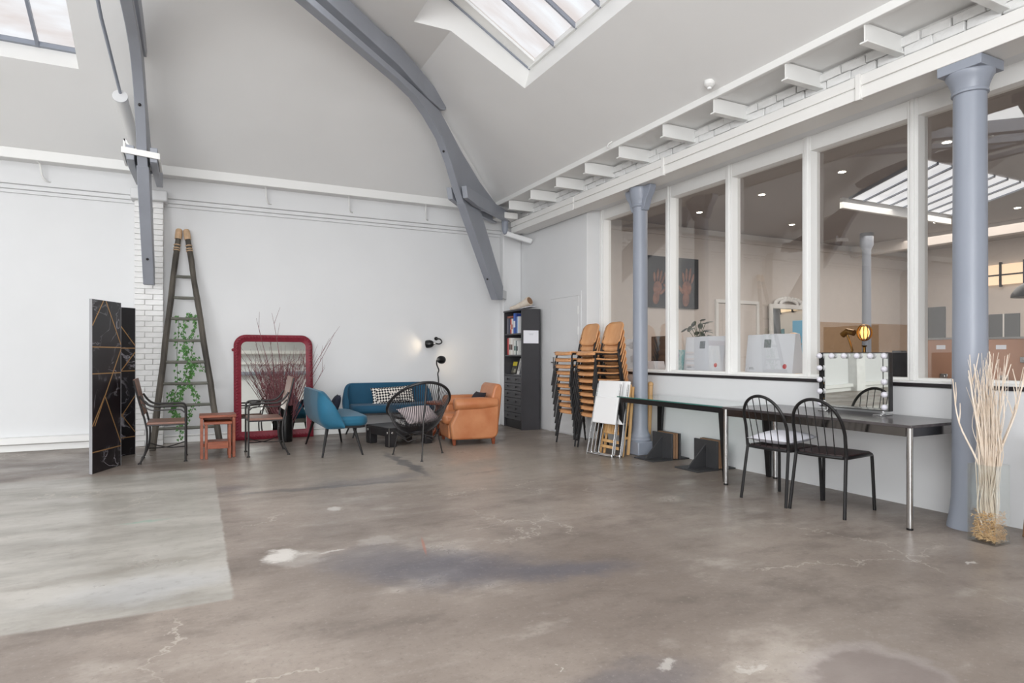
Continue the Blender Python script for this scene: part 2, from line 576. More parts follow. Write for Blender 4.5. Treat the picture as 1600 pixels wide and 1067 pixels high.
def floor_mat():
    m = bpy.data.materials.new('worn_polished_concrete')
    m.use_nodes = True
    nt = m.node_tree
    b = nt.nodes['Principled BSDF']
    L = nt.links.new
    tc = nt.nodes.new('ShaderNodeTexCoord')
    P = tc.outputs['Object']

    def noise(scale, detail=5, rough=0.55, stretch=None, dist=0.0):
        n = nt.nodes.new('ShaderNodeTexNoise')
        n.inputs['Scale'].default_value = scale
        n.inputs['Detail'].default_value = detail
        n.inputs['Roughness'].default_value = rough
        n.inputs['Distortion'].default_value = dist
        if stretch:
            mp = nt.nodes.new('ShaderNodeMapping')
            mp.inputs['Scale'].default_value = stretch
            L(P, mp.inputs['Vector'])
            L(mp.outputs[0], n.inputs['Vector'])
        else:
            L(P, n.inputs['Vector'])
        return n

    def rng(v, a, b_, lo=0.0, hi=1.0):
        r = nt.nodes.new('ShaderNodeMapRange')
        r.interpolation_type = 'SMOOTHSTEP'
        r.inputs['From Min'].default_value = a
        r.inputs['From Max'].default_value = b_
        r.inputs['To Min'].default_value = lo
        r.inputs['To Max'].default_value = hi
        L(v, r.inputs['Value'])
        return r.outputs[0]

    def math_(op, a, b_=None):
        n = nt.nodes.new('ShaderNodeMath')
        n.operation = op
        for k, q in enumerate((a, b_)):
            if q is None:
                continue
            if isinstance(q, (int, float)):
                n.inputs[k].default_value = q
            else:
                L(q, n.inputs[k])
        return n.outputs[0]

    def mix(col, rgb, fac):
        n = nt.nodes.new('ShaderNodeMix')
        n.data_type = 'RGBA'
        if isinstance(col, tuple):
            n.inputs['A'].default_value = (*col, 1)
        else:
            L(col, n.inputs['A'])
        if isinstance(rgb, tuple):
            n.inputs['B'].default_value = (*rgb, 1)
        else:
            L(rgb, n.inputs['B'])
        if isinstance(fac, float):
            n.inputs['Factor'].default_value = fac
        else:
            L(fac, n.inputs['Factor'])
        return n.outputs['Result']

    big = noise(0.55, 4, 0.6)
    mid = noise(1.7, 6, 0.65, (0.7, 1.2, 1))
    fine = noise(14, 5, 0.7)
    # wobbled coordinates give the patches ragged outlines
    wob = noise(2.4, 5, 0.65)
    va = nt.nodes.new('ShaderNodeVectorMath'); va.operation = 'SUBTRACT'
    L(wob.outputs['Color'], va.inputs[0]); va.inputs[1].default_value = (0.5, 0.5, 0.5)
    vs = nt.nodes.new('ShaderNodeVectorMath'); vs.operation = 'SCALE'; vs.inputs['Scale'].default_value = 0.55
    L(va.outputs[0], vs.inputs[0])
    vp = nt.nodes.new('ShaderNodeVectorMath'); vp.operation = 'ADD'
    L(P, vp.inputs[0]); L(vs.outputs[0], vp.inputs[1])
    W = vp.outputs[0]

    small = noise(5, 5, 0.65)
    vb0 = nt.nodes.new('ShaderNodeVectorMath'); vb0.operation = 'SUBTRACT'
    L(small.outputs['Color'], vb0.inputs[0]); vb0.inputs[1].default_value = (0.5, 0.5, 0.5)
    vb = nt.nodes.new('ShaderNodeVectorMath'); vb.operation = 'SCALE'; vb.inputs['Scale'].default_value = 0.3
    L(vb0.outputs[0], vb.inputs[0])
    vc = nt.nodes.new('ShaderNodeVectorMath'); vc.operation = 'ADD'
    L(P, vc.inputs[0]); L(vb.outputs[0], vc.inputs[1])
    VC = vc.outputs[0]

    def patch(c, sx, sy, rot=0, soft=0.6, src=None):
        src = src or (VC if min(sx, sy) < 0.25 else W)
        mp = nt.nodes.new('ShaderNodeMapping')
        mp.vector_type = 'TEXTURE'
        mp.inputs['Location'].default_value = (c[0], c[1], 0)
        mp.inputs['Rotation'].default_value = (0, 0, R(rot))
        mp.inputs['Scale'].default_value = (sx, sy, 1)
        L(src or W, mp.inputs['Vector'])
        ln = nt.nodes.new('ShaderNodeVectorMath'); ln.operation = 'LENGTH'
        L(mp.outputs[0], ln.inputs[0])
        return rng(ln.outputs['Value'], 1 - soft, 1.0, 1.0, 0.0)

    def C(*c):
        return lin(c)

    col = mix(C(120, 109, 101), C(148, 137, 128), rng(big.outputs['Fac'], 0.36, 0.64))
    col = mix(col, C(96, 87, 81), math_('MULTIPLY', rng(mid.outputs['Fac'], 0.5, 0.68), 0.55))
    col = mix(col, C(170, 161, 152), math_('MULTIPLY', rng(mid.outputs['Fac'], 0.46, 0.32), 0.6))
    # warm paler zone towards the seating corner
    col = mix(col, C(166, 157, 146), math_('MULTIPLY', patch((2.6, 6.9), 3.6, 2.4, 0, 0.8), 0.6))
    # dark bluish stains
    for c, sx, sy, rot, f in (((1.25, 3.35), 0.75, 0.42, -20, 0.75), ((1.85, 3.0), 0.55, 0.2, -12, 0.7), ((0.95, 3.75), 0.5, 0.3, 10, 0.4), ((1.45, 1.85), 0.45, 0.2, 0, 0.45), ((0.15, 6.15), 0.4, 0.22, 0, 0.4), ((1.6, 6.0), 0.8, 0.25, 12, 0.4)):
        col = mix(col, C(84, 84, 94), math_('MULTIPLY', patch(c, sx, sy, rot, 0.75), f))
    grit = noise(38, 4, 0.75)
    col = mix(col, C(90, 82, 77), math_('MULTIPLY', rng(grit.outputs['Fac'], 0.54, 0.7), 0.35))
    col = mix(col, C(182, 174, 166), math_('MULTIPLY', rng(grit.outputs['Fac'], 0.44, 0.3), 0.25))
    # old dark repair seams
    for c, sx, sy, rot, f in (((2.05, 6.75), 0.09, 1.05, 1, 0.8), ((1.0, 5.83), 1.15, 0.08, -3, 0.6), ((2.75, 5.9), 0.55, 0.03, 14, 0.4), ((3.6, 4.6), 0.03, 1.6, 8, 0.25)):
        col = mix(col, C(92, 90, 90), math_('MULTIPLY', patch(c, sx, sy, rot, 0.5), f))
    # round worn spot near the front edge, reddish with a pale rim
    col = mix(col, C(160, 152, 150), math_('MULTIPLY', patch((2.25, 1.5), 0.36, 0.30, 0, 0.3, VC), 0.5))
    col = mix(col, C(108, 96, 92), math_('MULTIPLY', patch((2.25, 1.48), 0.31, 0.25, 0, 0.35, VC), 0.75))
    # pale slab of newer concrete on the left
    sx_ = nt.nodes.new('ShaderNodeSeparateXYZ')
    vb2 = nt.nodes.new('ShaderNodeVectorMath'); vb2.operation = 'SCALE'; vb2.inputs['Scale'].default_value = 0.045
    L(vb0.outputs[0], vb2.inputs[0])
    vc2 = nt.nodes.new('ShaderNodeVectorMath'); vc2.operation = 'ADD'
    L(P, vc2.inputs[0]); L(vb2.outputs[0], vc2.inputs[1])
    L(vc2.outputs[0], sx_.inputs[0])
    inx = rng(sx_.outputs['X'], 0.145, 0.165, 1.0, 0.0)
    iny = math_('MULTIPLY', rng(sx_.outputs['Y'], 3.355, 3.385), rng(sx_.outputs['Y'], 7.3, 7.42, 1.0, 0.0))
    slab = math_('MULTIPLY', inx, iny)
    sn = noise(1.5, 7, 0.7, (0.6, 1.6, 1))
    slabc = mix(C(142, 138, 131), C(176, 172, 165), rng(sn.outputs['Fac'], 0.3, 0.66))
    slabc = mix(slabc, C(140, 134, 126), math_('MULTIPLY', patch((-0.45, 4.1), 1.0, 0.07, 12, 0.7), 0.6))
    slabc = mix(slabc, C(120, 168, 150), math_('MULTIPLY', patch((-0.35, 5.2), 0.22, 0.05, 6, 0.8), 0.5))
    slabc = mix(slabc, C(190, 192, 196), math_('MULTIPLY', patch((-0.2, 3.75), 0.7, 0.3, 8, 0.8), 0.4))
    col = mix(col, slabc, math_('MULTIPLY', slab, 0.93))
    # small pale chips and plaster patches
    for c, sx, sy, f in (((0.46, 3.98), 0.13, 0.15, 0.8), ((0.52, 3.9), 0.2, 0.2, 0.25), ((0.72, 3.93), 0.1, 0.03, 0.5), ((1.05, 4.02), 0.16, 0.12, 0.22), ((0.95, 5.0), 0.07, 0.05, 0.6), ((1.64, 1.92), 0.06, 0.04, 0.5), ((1.2, 1.72), 0.06, 0.03, 0.4), ((1.9, 1.75), 0.07, 0.02, 0.4), ((4.0, 2.05), 0.07, 0.02, 0.7)):
        col = mix(col, C(206, 202, 196), math_('MULTIPLY', patch(c, sx, sy, 0, 0.45), f))
    col = mix(col, C(168, 96, 74), math_('MULTIPLY', patch((1.27, 3.78), 0.012, 0.24, -14, 0.6, src=P), 0.55))
    vor = nt.nodes.new('ShaderNodeTexVoronoi')
    vor.inputs['Scale'].default_value = 5.5
    L(W, vor.inputs['Vector'])
    gate = rng(noise(1.1, 2).outputs['Fac'], 0.52, 0.62)
    col = mix(col, C(208, 203, 196), math_('MULTIPLY', math_('MULTIPLY', rng(vor.outputs['Distance'], 0.05, 0.02), gate), 0.7))
    # hairline cracks
    vd = nt.nodes.new('ShaderNodeTexVoronoi')
    vd.feature = 'DISTANCE_TO_EDGE'
    vd.inputs['Scale'].default_value = 0.7
    L(W, vd.inputs['Vector'])
    cg = rng(noise(0.6, 2).outputs['Fac'], 0.5, 0.6)
    crack = math_('MULTIPLY', rng(vd.outputs['Distance'], 0.006, 0.002), cg)
    col = mix(col, C(190, 182, 172), math_('MULTIPLY', crack, 0.5))
    col = mix(col, C(100, 92, 88), math_('MULTIPLY', rng(fine.outputs['Fac'], 0.52, 0.75), 0.3))
    L(col, b.inputs['Base Color'])
    ro = rng(mid.outputs['Fac'], 0.3, 0.7, 0.27, 0.46)
    L(ro, b.inputs['Roughness'])
    b.inputs['Specular IOR Level'].default_value = 0.36
    bp = nt.nodes.new('ShaderNodeBump')
    bp.inputs['Strength'].default_value = 0.06
    bp.inputs['Distance'].default_value = 0.02
    L(fine.outputs['Fac'], bp.inputs['Height'])
    L(bp.outputs[0], b.inputs['Normal'])
    return m


M['floor'] = floor_mat()

# ------------------------------------------------------------------ room shell
YB = 9.72        # lower face of the back wall
XL, YF = -8.2, -5.0
XD = 5.07        # low wall under the glass
XG = 5.19        # front of the glass frames
XW = 4.97        # face of the wall with the white door
ZL = 3.67        # ledge and springing of the ceiling slopes

b = MB(); b.box(XL - 0.2, YF - 0.2, -0.1, XD + 0.2, YB + 0.2, 0)
struct(b.build('floor', M['floor'], smooth=0))
b = MB(); b.box(XD + 0.2, YF - 0.2, -0.1, 16.2, YB + 0.2, 0)
struct(b.build('floor_office', M['office_floor'], smooth=0))

wall_back = struct(MB().box(XL - 0.2, YB, 0, 5.3, YB + 0.2, 5.0).build('wall_back', M['wall'], smooth=0))
MB().box(XL, 9.62, 3.30, 4.97, YB, 3.60).build('upper_course', M['wall'], wall_back, bevel=0.01)
MB().box(XL, 9.655, 3.245, 4.97, YB, 3.30).build('moulding', M['wall'], wall_back, bevel=0.008)
MB().box(XL, 9.69, 3.20, 4.97, YB, 3.245).build('moulding', M['wall'], wall_back, bevel=0.006)
struct(MB().box(XL - 0.2, YF, 0, XL, YB, 5.4).build('wall_left', M['wall'], smooth=0))
wf = struct(MB().box(XL - 0.2, YF - 0.2, 0, 5.3, YF, 5.4).build('wall_front', M['wall'], smooth=0))
MB().box(XL, YF, 3.2, 4.97, YF + 0.12, 3.3).build('moulding', M['trim'], wf)
MB().tube([(XL, YF + 0.16, 2.86), (5, YF + 0.16, 2.86)], 0.07, 10).build('pipe', M['grey_iron'], wf)
MB().box(XL, YF, 3.56, 4.97, YF + 0.3, 3.67).build('ledge', M['trim'], wf)

# right-hand wall: solid part with the door, low wall under the glass, wall above the beam
wall_right = struct(MB().box(XW, 7.55, 0, 5.3, YB, 5.0).build('wall_right', M['wall'], smooth=0, bevel=0.006))
MB().box(XD, YF, 0, XG + 0.14, 7.55, 0.945).build('low_wall', M['wall'], wall_right)
MB().box(XD - 0.012, YF, 0.948, XG, 7.55, 0.976).build('black_strip', M['black_strip'], wall_right)
MB().box(XD - 0.004, YF, 0.976, XG + 0.14, 7.55, 0.992).build('sill', M['trim'], wall_right, bevel=0.003)
MB().box(4.84, YF, 3.36, 5.3, YB, 3.70).build('brick_backing', M['mortar'], wall_right)
MB().box(XG + 0.0, YF, 3.3, 5.3, 7.55, 3.6).build('bulkhead', M['wall'], wall_right)
MB().box(4.9, YF, 3.27, XG + 0.01, 7.55, 3.30).build('soffit_board', M['wall'], wall_right)
# painted bricks above the beam, each with its own edges
bmeshes = []
for k in range(4):
    rr = random.Random(k)
    mb = MB()
    q = [(x * (0.036 + rr.uniform(-0.002, 0.003)), y * (0.1045 + rr.uniform(-0.005, 0.003)), z * (0.0358 + rr.uniform(-0.0015, 0.001))) for z in (-1, 1) for x, y in ((-1, -1), (1, -1), (1, 1), (-1, 1))]
    mb.add(q, [(0, 3, 2, 1), (4, 5, 6, 7), (0, 1, 5, 4), (1, 2, 6, 5), (2, 3, 7, 6), (3, 0, 4, 7)])
    bmeshes.append(mb)
protos = []
for mb in bmeshes:
    o = mb.build('brick', M['brick'], wall_right, bevel=0.006, seg=1)
    protos.append(o)
cnt = 0
for row in range(3):
    z = 3.425 + row * 0.075
    y = 1.2 + (0.11 if row % 2 else 0)
    while y < 9.3:
        p = protos[cnt % 4]
        o = p if cnt < 4 else p.copy()
        if cnt >= 4:
            COL.objects.link(o)
            o.parent = wall_right
        o.location = (4.832 + random.uniform(-0.008, 0.008), y, z)
        o.rotation_euler = (random.uniform(-0.03, 0.03), 0, random.uniform(-0.03, 0.03))
        y += 0.215 + random.uniform(-0.006, 0.008)
        cnt += 1

# white brick pier on the back wall
pier = struct(MB().box(-0.725, 9.53, 0, -0.42, YB, 3.22).build('trim_1', M['mortar'], smooth=0))
pier['label'] = 'white painted brick pier against the back wall'
MB().box(-0.78, 9.44, 3.22, -0.36, YB, 3.36).build('pier_cap', M['wall'], pier, bevel=0.015)
fm, hm = None, None
nb = 0
for row in range(45):
    z = 0.036 + row * 0.0712
    cells = [(-0.735, -0.535), (-0.525, -0.41)] if row % 2 else [(-0.735, -0.625), (-0.615, -0.41)]
    for x0, x1 in cells:
        big_ = (x1 - x0) > 0.15
        src = fm if big_ else hm
        if src is None:
            wd = (x1 - x0)
            o = MB().cbox((0, 0, 0), (wd + 0.004, 0.03, 0.068)).build('brick', M['brick'], pier, bevel=0.004, seg=1)
            if big_:
                fm = o
            else:
                hm = o
        else:
            o = src.copy()
            COL.objects.link(o)
            o.parent = pier
        o.location = ((x0 + x1) / 2, 9.522 + random.uniform(-0.004, 0.004), z)
        o.rotation_euler = (random.uniform(-0.02, 0.02), 0, random.uniform(-0.015, 0.015))
MB().box(-0.425, 9.53, 0, -0.41, YB, 3.22).build('pier_side', M['brick'], pier)
# a second pier on the left (outside the picture, seen in the mirrors)
struct(MB().box(-5.5, 9.5, 0, -5.15, YB, 3.3).build('trim_2', M['brick'], smooth=0))
# pier in the corner
struct(MB().box(4.62, 9.58, 0, 4.97, YB, 3.36).build('trim_3', M['wall'], smooth=0, bevel=0.02))

# skirtings
sk = struct(MB().box(XL, 9.66, 0, -0.735, YB, 0.085).build('baseboard_back', M['trim'], bevel=0.006))
MB().box(XL, 9.60, 0.093, -0.735, YB, 0.178).build('box_skirting', M['trim'], sk, bevel=0.01)
MB().box(-0.41, 9.69, 0, 4.5, YB, 0.08).build('skirting', M['trim'], sk, bevel=0.006)
MB().tube([(-0.4, 9.675, 0.1), (4.5, 9.675, 0.1)], 0.011, 8).build('pipe', M['trim'], sk)
MB().box(XL, 6, 0.0, XL + 0.05, YB, 0.16).build('skirting', M['trim'], sk)

# ceiling: back slope, right slope, flat middle, with two skylight openings
b = MB()


def zb(y): return ZL + 0.5 * (9.4 - y)


def zr(x): return ZL + 0.5 * (4.37 - x)


ZF, XF, YFL = 4.65, 2.41, 7.44


def quad(*p):
    b.add(p, [tuple(range(len(p)))])


def back(x0, x1, y0, y1):
    quad((x0, y0, zb(y0)), (x1, y0, zb(y0)), (x1, y1, zb(y1)), (x0, y1, zb(y1)))


def flat(x0, x1, y0, y1):
    quad((x0, y0, ZF), (x1, y0, ZF), (x1, y1, ZF), (x0, y1, ZF))


YT = 6.2
ZT = zb(YT)          # the back slope runs up to here
back(XL, -3.6, YT, 9.4); back(-3.6, -1.15, 8.17, 9.4); back(-3.6, -1.15, YT, 6.7)
quad((-1.15, 9.4, ZL), (4.37, 9.4, ZL), (XF, YFL, ZF), (YT - 5.03, YT, ZT), (-1.15, YT, ZT))
quad((XL, YF, ZT), (1.17, YF, ZT), (1.17, YT, ZT), (XL, YT, ZT))
# dropped flat strip beside the right-hand skylight
quad((XF, YFL, ZF), (1.25, 6.28, ZF), (XF, 6.28, ZF))
quad((XF, YFL, ZF), (1.25, 6.28, zb(6.28)), (1.25, 6.28, ZF))
quad((1.25, 6.28, ZF), (1.25, 6.28, zb(6.28)), (1.17, YT, ZT), (1.17, YT, ZF))
flat(1.17, 2.0, YF, 6.28); flat(2.0, XF, YF, 2.2)
quad((1.17, YF, ZF), (1.17, YT, ZF), (1.17, YT, ZT), (1.17, YF, ZT))
quad((4.37, 6.28, ZL), (4.37, 9.4, ZL), (XF, YFL, ZF), (XF, 6.28, ZF))
quad((3.3, 2.2, zr(3.3)), (4.37, 2.2, ZL), (4.37, 6.28, ZL), (3.3, 6.28, zr(3.3)))
quad((XF, YF, ZF), (4.37, YF, ZL), (4.37, 2.2, ZL), (XF, 2.2, ZF))
quad((4.37, YF, ZL - 0.03), (5.3, YF, ZL - 0.03), (5.3, YB, ZL - 0.03), (4.37, YB, ZL - 0.03))
quad((XL, 9.4, ZL - 0.1), (4.37, 9.4, ZL - 0.1), (4.37, YB, ZL - 0.1), (XL, YB, ZL - 0.1))
quad((4.37, 9.4, ZL - 0.1), (4.37, YB, ZL - 0.1), (4.37, YB, ZL), (4.37, 9.4, ZL))
ceiling = struct(b.build('ceiling', M['ceiling'], smooth=0))
# rounded plaster roll along the hip
MB().tube([(4.35, 9.38, ZL + 0.01), (3.6, 8.63, 4.05), (2.81, 7.84, 4.44)], [0.05, 0.05, 0.03], 10).build('hip_roll', M['ceiling'], ceiling)

# ledges at the foot of the slopes
led = struct(MB().box(XL, 9.385, 3.555, 4.4, 9.425, ZL + 0.012).build('trim_4', M['trim'], smooth=0, bevel=0.008))
led['label'] = 'white ledge board under the back ceiling slope'
led2 = struct(MB().box(4.345, YF, 3.615, 4.385, 9.4, ZL + 0.012).build('trim_5', M['trim'], smooth=0, bevel=0.006))
led2['label'] = 'white ledge board under the right ceiling slope'


def hook(x, where):
    t = thing('iron_bracket', 'small white iron bracket under the back ledge, ' + where, 'bracket', (x, 9.62, 3.4), 0, 'brackets under the back ledge')
    MB().tube(spline([(0, -0.2, 0.16), (0.02, -0.14, 0.13), (0.03, -0.1, 0.02), (0.06, -0.05, -0.04), (0.1, 0.0, -0.04)], 4), 0.011, 6).build('hook', M['trim'], t)
    return t


for x, where in ((-1.75, 'left of the brick pier'), (0.84, 'above the crimson mirror'), (2.0, 'above the left end of the blue sofa'), (3.2, 'nearest the corner truss')):
    hook(x, where)
# joist ends under the right ledge
for k, (y, nm) in enumerate(((2.27, 'nearest the big column'), (2.963, 'nearest but one to the camera'), (3.658, 'third from the camera'), (4.47, 'fourth from the camera'), (5.194, 'fifth from the camera'), (5.967, 'above the slim column'), (6.681, 'just beyond the slim column'), (7.394, 'above the white door jamb'), (8.131, 'above the white door'), (8.85, 'next to the corner'))):
    t = thing('joist_end', 'white steel joist end above the long beam, ' + nm, 'joist', (4.37, y, 3.48), 0, 'joist ends above the beam')
    MB().box(0.0, -0.006, 0.01, 0.46, 0.006, 0.15).build('web', M['trim'], t)
    MB().box(-0.012, -0.032, 0.0, 0.46, 0.032, 0.014).build('flange', M['trim'], t, bevel=0.003)

# long white beam on the columns
beam = struct(MB().box(4.655, YF, 3.215, 4.93, 9.3, 3.385).build('trim_6', M['beam'], smooth=0, bevel=0.006))
beam['label'] = 'long white painted timber beam over the columns'
for y0, y1 in ((-1.0, 3.18), (3.22, 5.50), (5.54, 7.36), (7.40, 9.32)):
    MB().box(4.638, y0, 3.305, 4.66, y1, 3.388).build('beam_board', M['beam'], beam, bevel=0.004)
    MB().box(4.644, y0, 3.205, 4.66, y1, 3.295).build('beam_board', M['beam'], beam, bevel=0.004)
for y in (3.2, 5.52):
    MB().box(4.628, y - 0.025, 3.195, 4.66, y + 0.02, 3.40).build('joint_plate', M['beam'], beam, bevel=0.004)
# iron shoe and pendant drop at the corner
MB().lathe([(0.0, -0.16), (0.03, -0.14), (0.05, -0.08), (0.055, 0.0), (0.055, 0.1), (0.0, 0.1)], 14, (4.5, 9.26, 3.32)).build('corner_drop', M['grey_iron'], beam)
MB().box(4.3, 9.1, 3.4, 4.66, 9.4, 3.5).build('corner_block', M['beam'], beam, bevel=0.01)
MB().bar((4.5, 9.3, 3.2), (4.93, 9.12, 3.06), 0.085, 0.085).build('corner_brace', M['wall'], beam, bevel=0.02)

# ------------------------------------------------------------------ skylights
def skylight(name, n, panes, lin_b, frame_b, bars_b):
    pass


win = sroot('window_1')     # skylight in the right slope
win['label'] = 'white skylight with milky panes in the right ceiling slope'


def gz(x): return 4.42 + 0.57 * (3.38 - x)


Y0, Y1 = 2.2, 6.28
l = MB()
l.add([(3.3, Y1, zr(3.3)), (XF, Y1, ZF), (2.0, Y1, ZF), (2.0, Y1, gz(2.0) + 0.06), (3.38, Y1, gz(3.38) + 0.06)], [(0, 1, 2, 3, 4)])
l.add([(3.3, Y0, zr(3.3)), (XF, Y0, ZF), (2.0, Y0, ZF), (2.0, Y0, gz(2.0) + 0.06), (3.38, Y0, gz(3.38) + 0.06)], [(0, 1, 2, 3, 4)])
l.add([(3.3, Y0, zr(3.3)), (3.3, Y1, zr(3.3)), (3.38, Y1, gz(3.38) + 0.06), (3.38, Y0, gz(3.38) + 0.06)], [(0, 1, 2, 3)])
l.add([(2.0, Y0, ZF), (2.0, Y1, ZF), (2.0, Y1, gz(2.0) + 0.06), (2.0, Y0, gz(2.0) + 0.06)], [(0, 1, 2, 3)])
l.build('lining', M['trim'], win, smooth=0)
fr = MB()
for ya, yb in ((6.12, 6.28), (2.2, 2.3)):
    fr.add([(3.38, ya, gz(3.38)), (2.0, ya, gz(2.0)), (2.0, yb, gz(2.0)), (3.38, yb, gz(3.38)), (3.38, ya, gz(3.38) + 0.05), (2.0, ya, gz(2.0) + 0.05), (2.0, yb, gz(2.0) + 0.05), (3.38, yb, gz(3.38) + 0.05)],
           [(0, 1, 2, 3), (4, 7, 6, 5), (0, 4, 5, 1), (2, 6, 7, 3), (1, 5, 6, 2), (0, 3, 7, 4)])
fr.bar((3.36, 2.2, gz(3.36) + 0.02), (3.36, 6.28, gz(3.36) + 0.02), 0.05, 0.05)
fr.build('window_frame', M['trim'], win)
MB().bar((3.36, 6.27, gz(3.36) - 0.005), (2.0, 6.27, gz(2.0) - 0.005), 0.018, 0.02).build('lead_flashing', M['grey_iron'], win)
ys = [6.12, 5.70, 5.28, 4.86, 4.44, 4.02, 3.6, 3.18, 2.76, 2.3]
for k in range(len(ys) - 1):
    ya, yb = ys[k + 1] + 0.008, ys[k] - 0.008
    MB().add([(3.36, ya, gz(3.36) + 0.03), (3.36, yb, gz(3.36) + 0.03), (2.0, yb, gz(2.0) + 0.03), (2.0, ya, gz(2.0) + 0.03)], [(0, 1, 2, 3)]).build('pane', M['sky_pane'], win, smooth=0, solid=0.006)
    if k:
        MB().bar((3.36, ys[k], gz(3.36) + 0.01), (2.0, ys[k], gz(2.0) + 0.01), 0.022, 0.045).build('glazing_bar', M['grey_iron'], win)

win2 = sroot('window_2')     # skylight in the back slope, far left
win2['label'] = 'skylight with grey bars in the back slope at far left'


def gy(y): return zb(8.17) + 0.17 + 0.5 * (8.17 - y)


X0, X1 = -3.6, -1.15
l = MB()
l.add([(X0, 8.17, zb(8.17)), (X1, 8.17, zb(8.17)), (X1, 8.2, gy(8.17) + 0.06), (X0, 8.2, gy(8.17) + 0.06)], [(0, 1, 2, 3)])
for x in (X0, X1):
    l.add([(x, 8.17, zb(8.17)), (x, 6.7, zb(6.7)), (x, 6.7, gy(6.7) + 0.06), (x, 8.2, gy(8.17) + 0.06)], [(0, 1, 2, 3)])
l.add([(X0, 6.7, zb(6.7)), (X1, 6.7, zb(6.7)), (X1, 6.7, gy(6.7) + 0.06), (X0, 6.7, gy(6.7) + 0.06)], [(0, 1, 2, 3)])
l.build('lining', M['trim'], win2, smooth=0)
MB().bar((X0, 8.17, gy(8.17) + 0.02), (X1, 8.17, gy(8.17) + 0.02), 0.05, 0.05).build('window_frame', M['grey_iron'], win2)
xs = [-1.16, -1.51, -1.86, -2.21, -2.56, -2.91, -3.26, -3.59]
for k in range(len(xs) - 1):
    xa, xb = xs[k + 1] + 0.01, xs[k] - 0.01
    MB().add([(xa, 8.17, gy(8.17) + 0.03), (xb, 8.17, gy(8.17) + 0.03), (xb, 6.7, gy(6.7) + 0.03), (xa, 6.7, gy(6.7) + 0.03)], [(0, 1, 2, 3)]).build('pane', M['sky_pane'], win2, smooth=0, solid=0.006)
    if k:
        MB().bar((xs[k], 8.17, gy(8.17) + 0.01), (xs[k], 6.7, gy(6.7) + 0.01), 0.03, 0.05).build('glazing_bar', M['grey_iron'], win2)

# ------------------------------------------------------------------ glazed partition
win3 = sroot('window_3')
win3['label'] = 'tall white framed glass partition on the low wall'
mull = [(7.45, 7.55), (6.03, 6.12), (5.04, 5.13), (4.055, 4.147), (3.063, 3.15), (2.07, 2.16), (1.08, 1.17), (0.1, 0.19), (-0.9, -0.81)]
for y0, y1 in mull:
    mb = MB()
    mb.box(XG - 0.005, y0, 0.99, XG + 0.13, y1, 3.34)
    mb.box(XG - 0.018, y0 + 0.028, 0.99, XG, y1 - 0.028, 3.34)
    mb.build('mullion', M['trim'], win3, bevel=0.004)
MB().box(XG, YF, 3.13, XG + 0.13, 7.5, 3.34).build('header', M['trim'], win3, bevel=0.003)
MB().box(XG, YF, 0.985, XG + 0.13, 7.5, 1.012).build('bottom_rail', M['trim'], win3, bevel=0.003)
for k in range(len(mull) - 1):
    ya, yb = mull[k + 1][1], mull[k][0]
    MB().box(XG + 0.085, ya, 1.01, XG + 0.091, yb, 3.14).build('pane', M['pane'], win3, smooth=0)

# ------------------------------------------------------------------ white door
door = sroot('door_1')
door['label'] = 'white flush door with grey lever handle beside the bookcase'
MB().box(XW - 0.012, 7.76, 0.02, XW + 0.0, 8.56, 2.06).build('leaf', M['wall'], door, bevel=0.003)
for q in ((7.69, 0, 7.755, 2.065), (8.565, 0, 8.63, 2.065), (7.69, 2.066, 8.63, 2.125)):
    MB().box(XW - 0.009, q[0], q[1], XW + 0.002, q[2], q[3]).build('door_frame', M['wall'], door, smooth=0)
MB().box(XW - 0.02, 8.44, 0.98, XW - 0.01, 8.48, 1.16).build('handle_plate', M['brushed'], door, bevel=0.003)
MB().tube([(XW - 0.02, 8.46, 1.08), (XW - 0.06, 8.46, 1.08), (XW - 0.062, 8.45, 1.08), (XW - 0.062, 8.35, 1.08)], 0.009, 8).build('handle', M['brushed'], door)
for z in (1.85, 1.55, 0.3):
    MB().tube([(XW - 0.018, 7.755, z - 0.06), (XW - 0.018, 7.755, z + 0.06)], 0.008, 8).build('hinge', M['trim'], door)

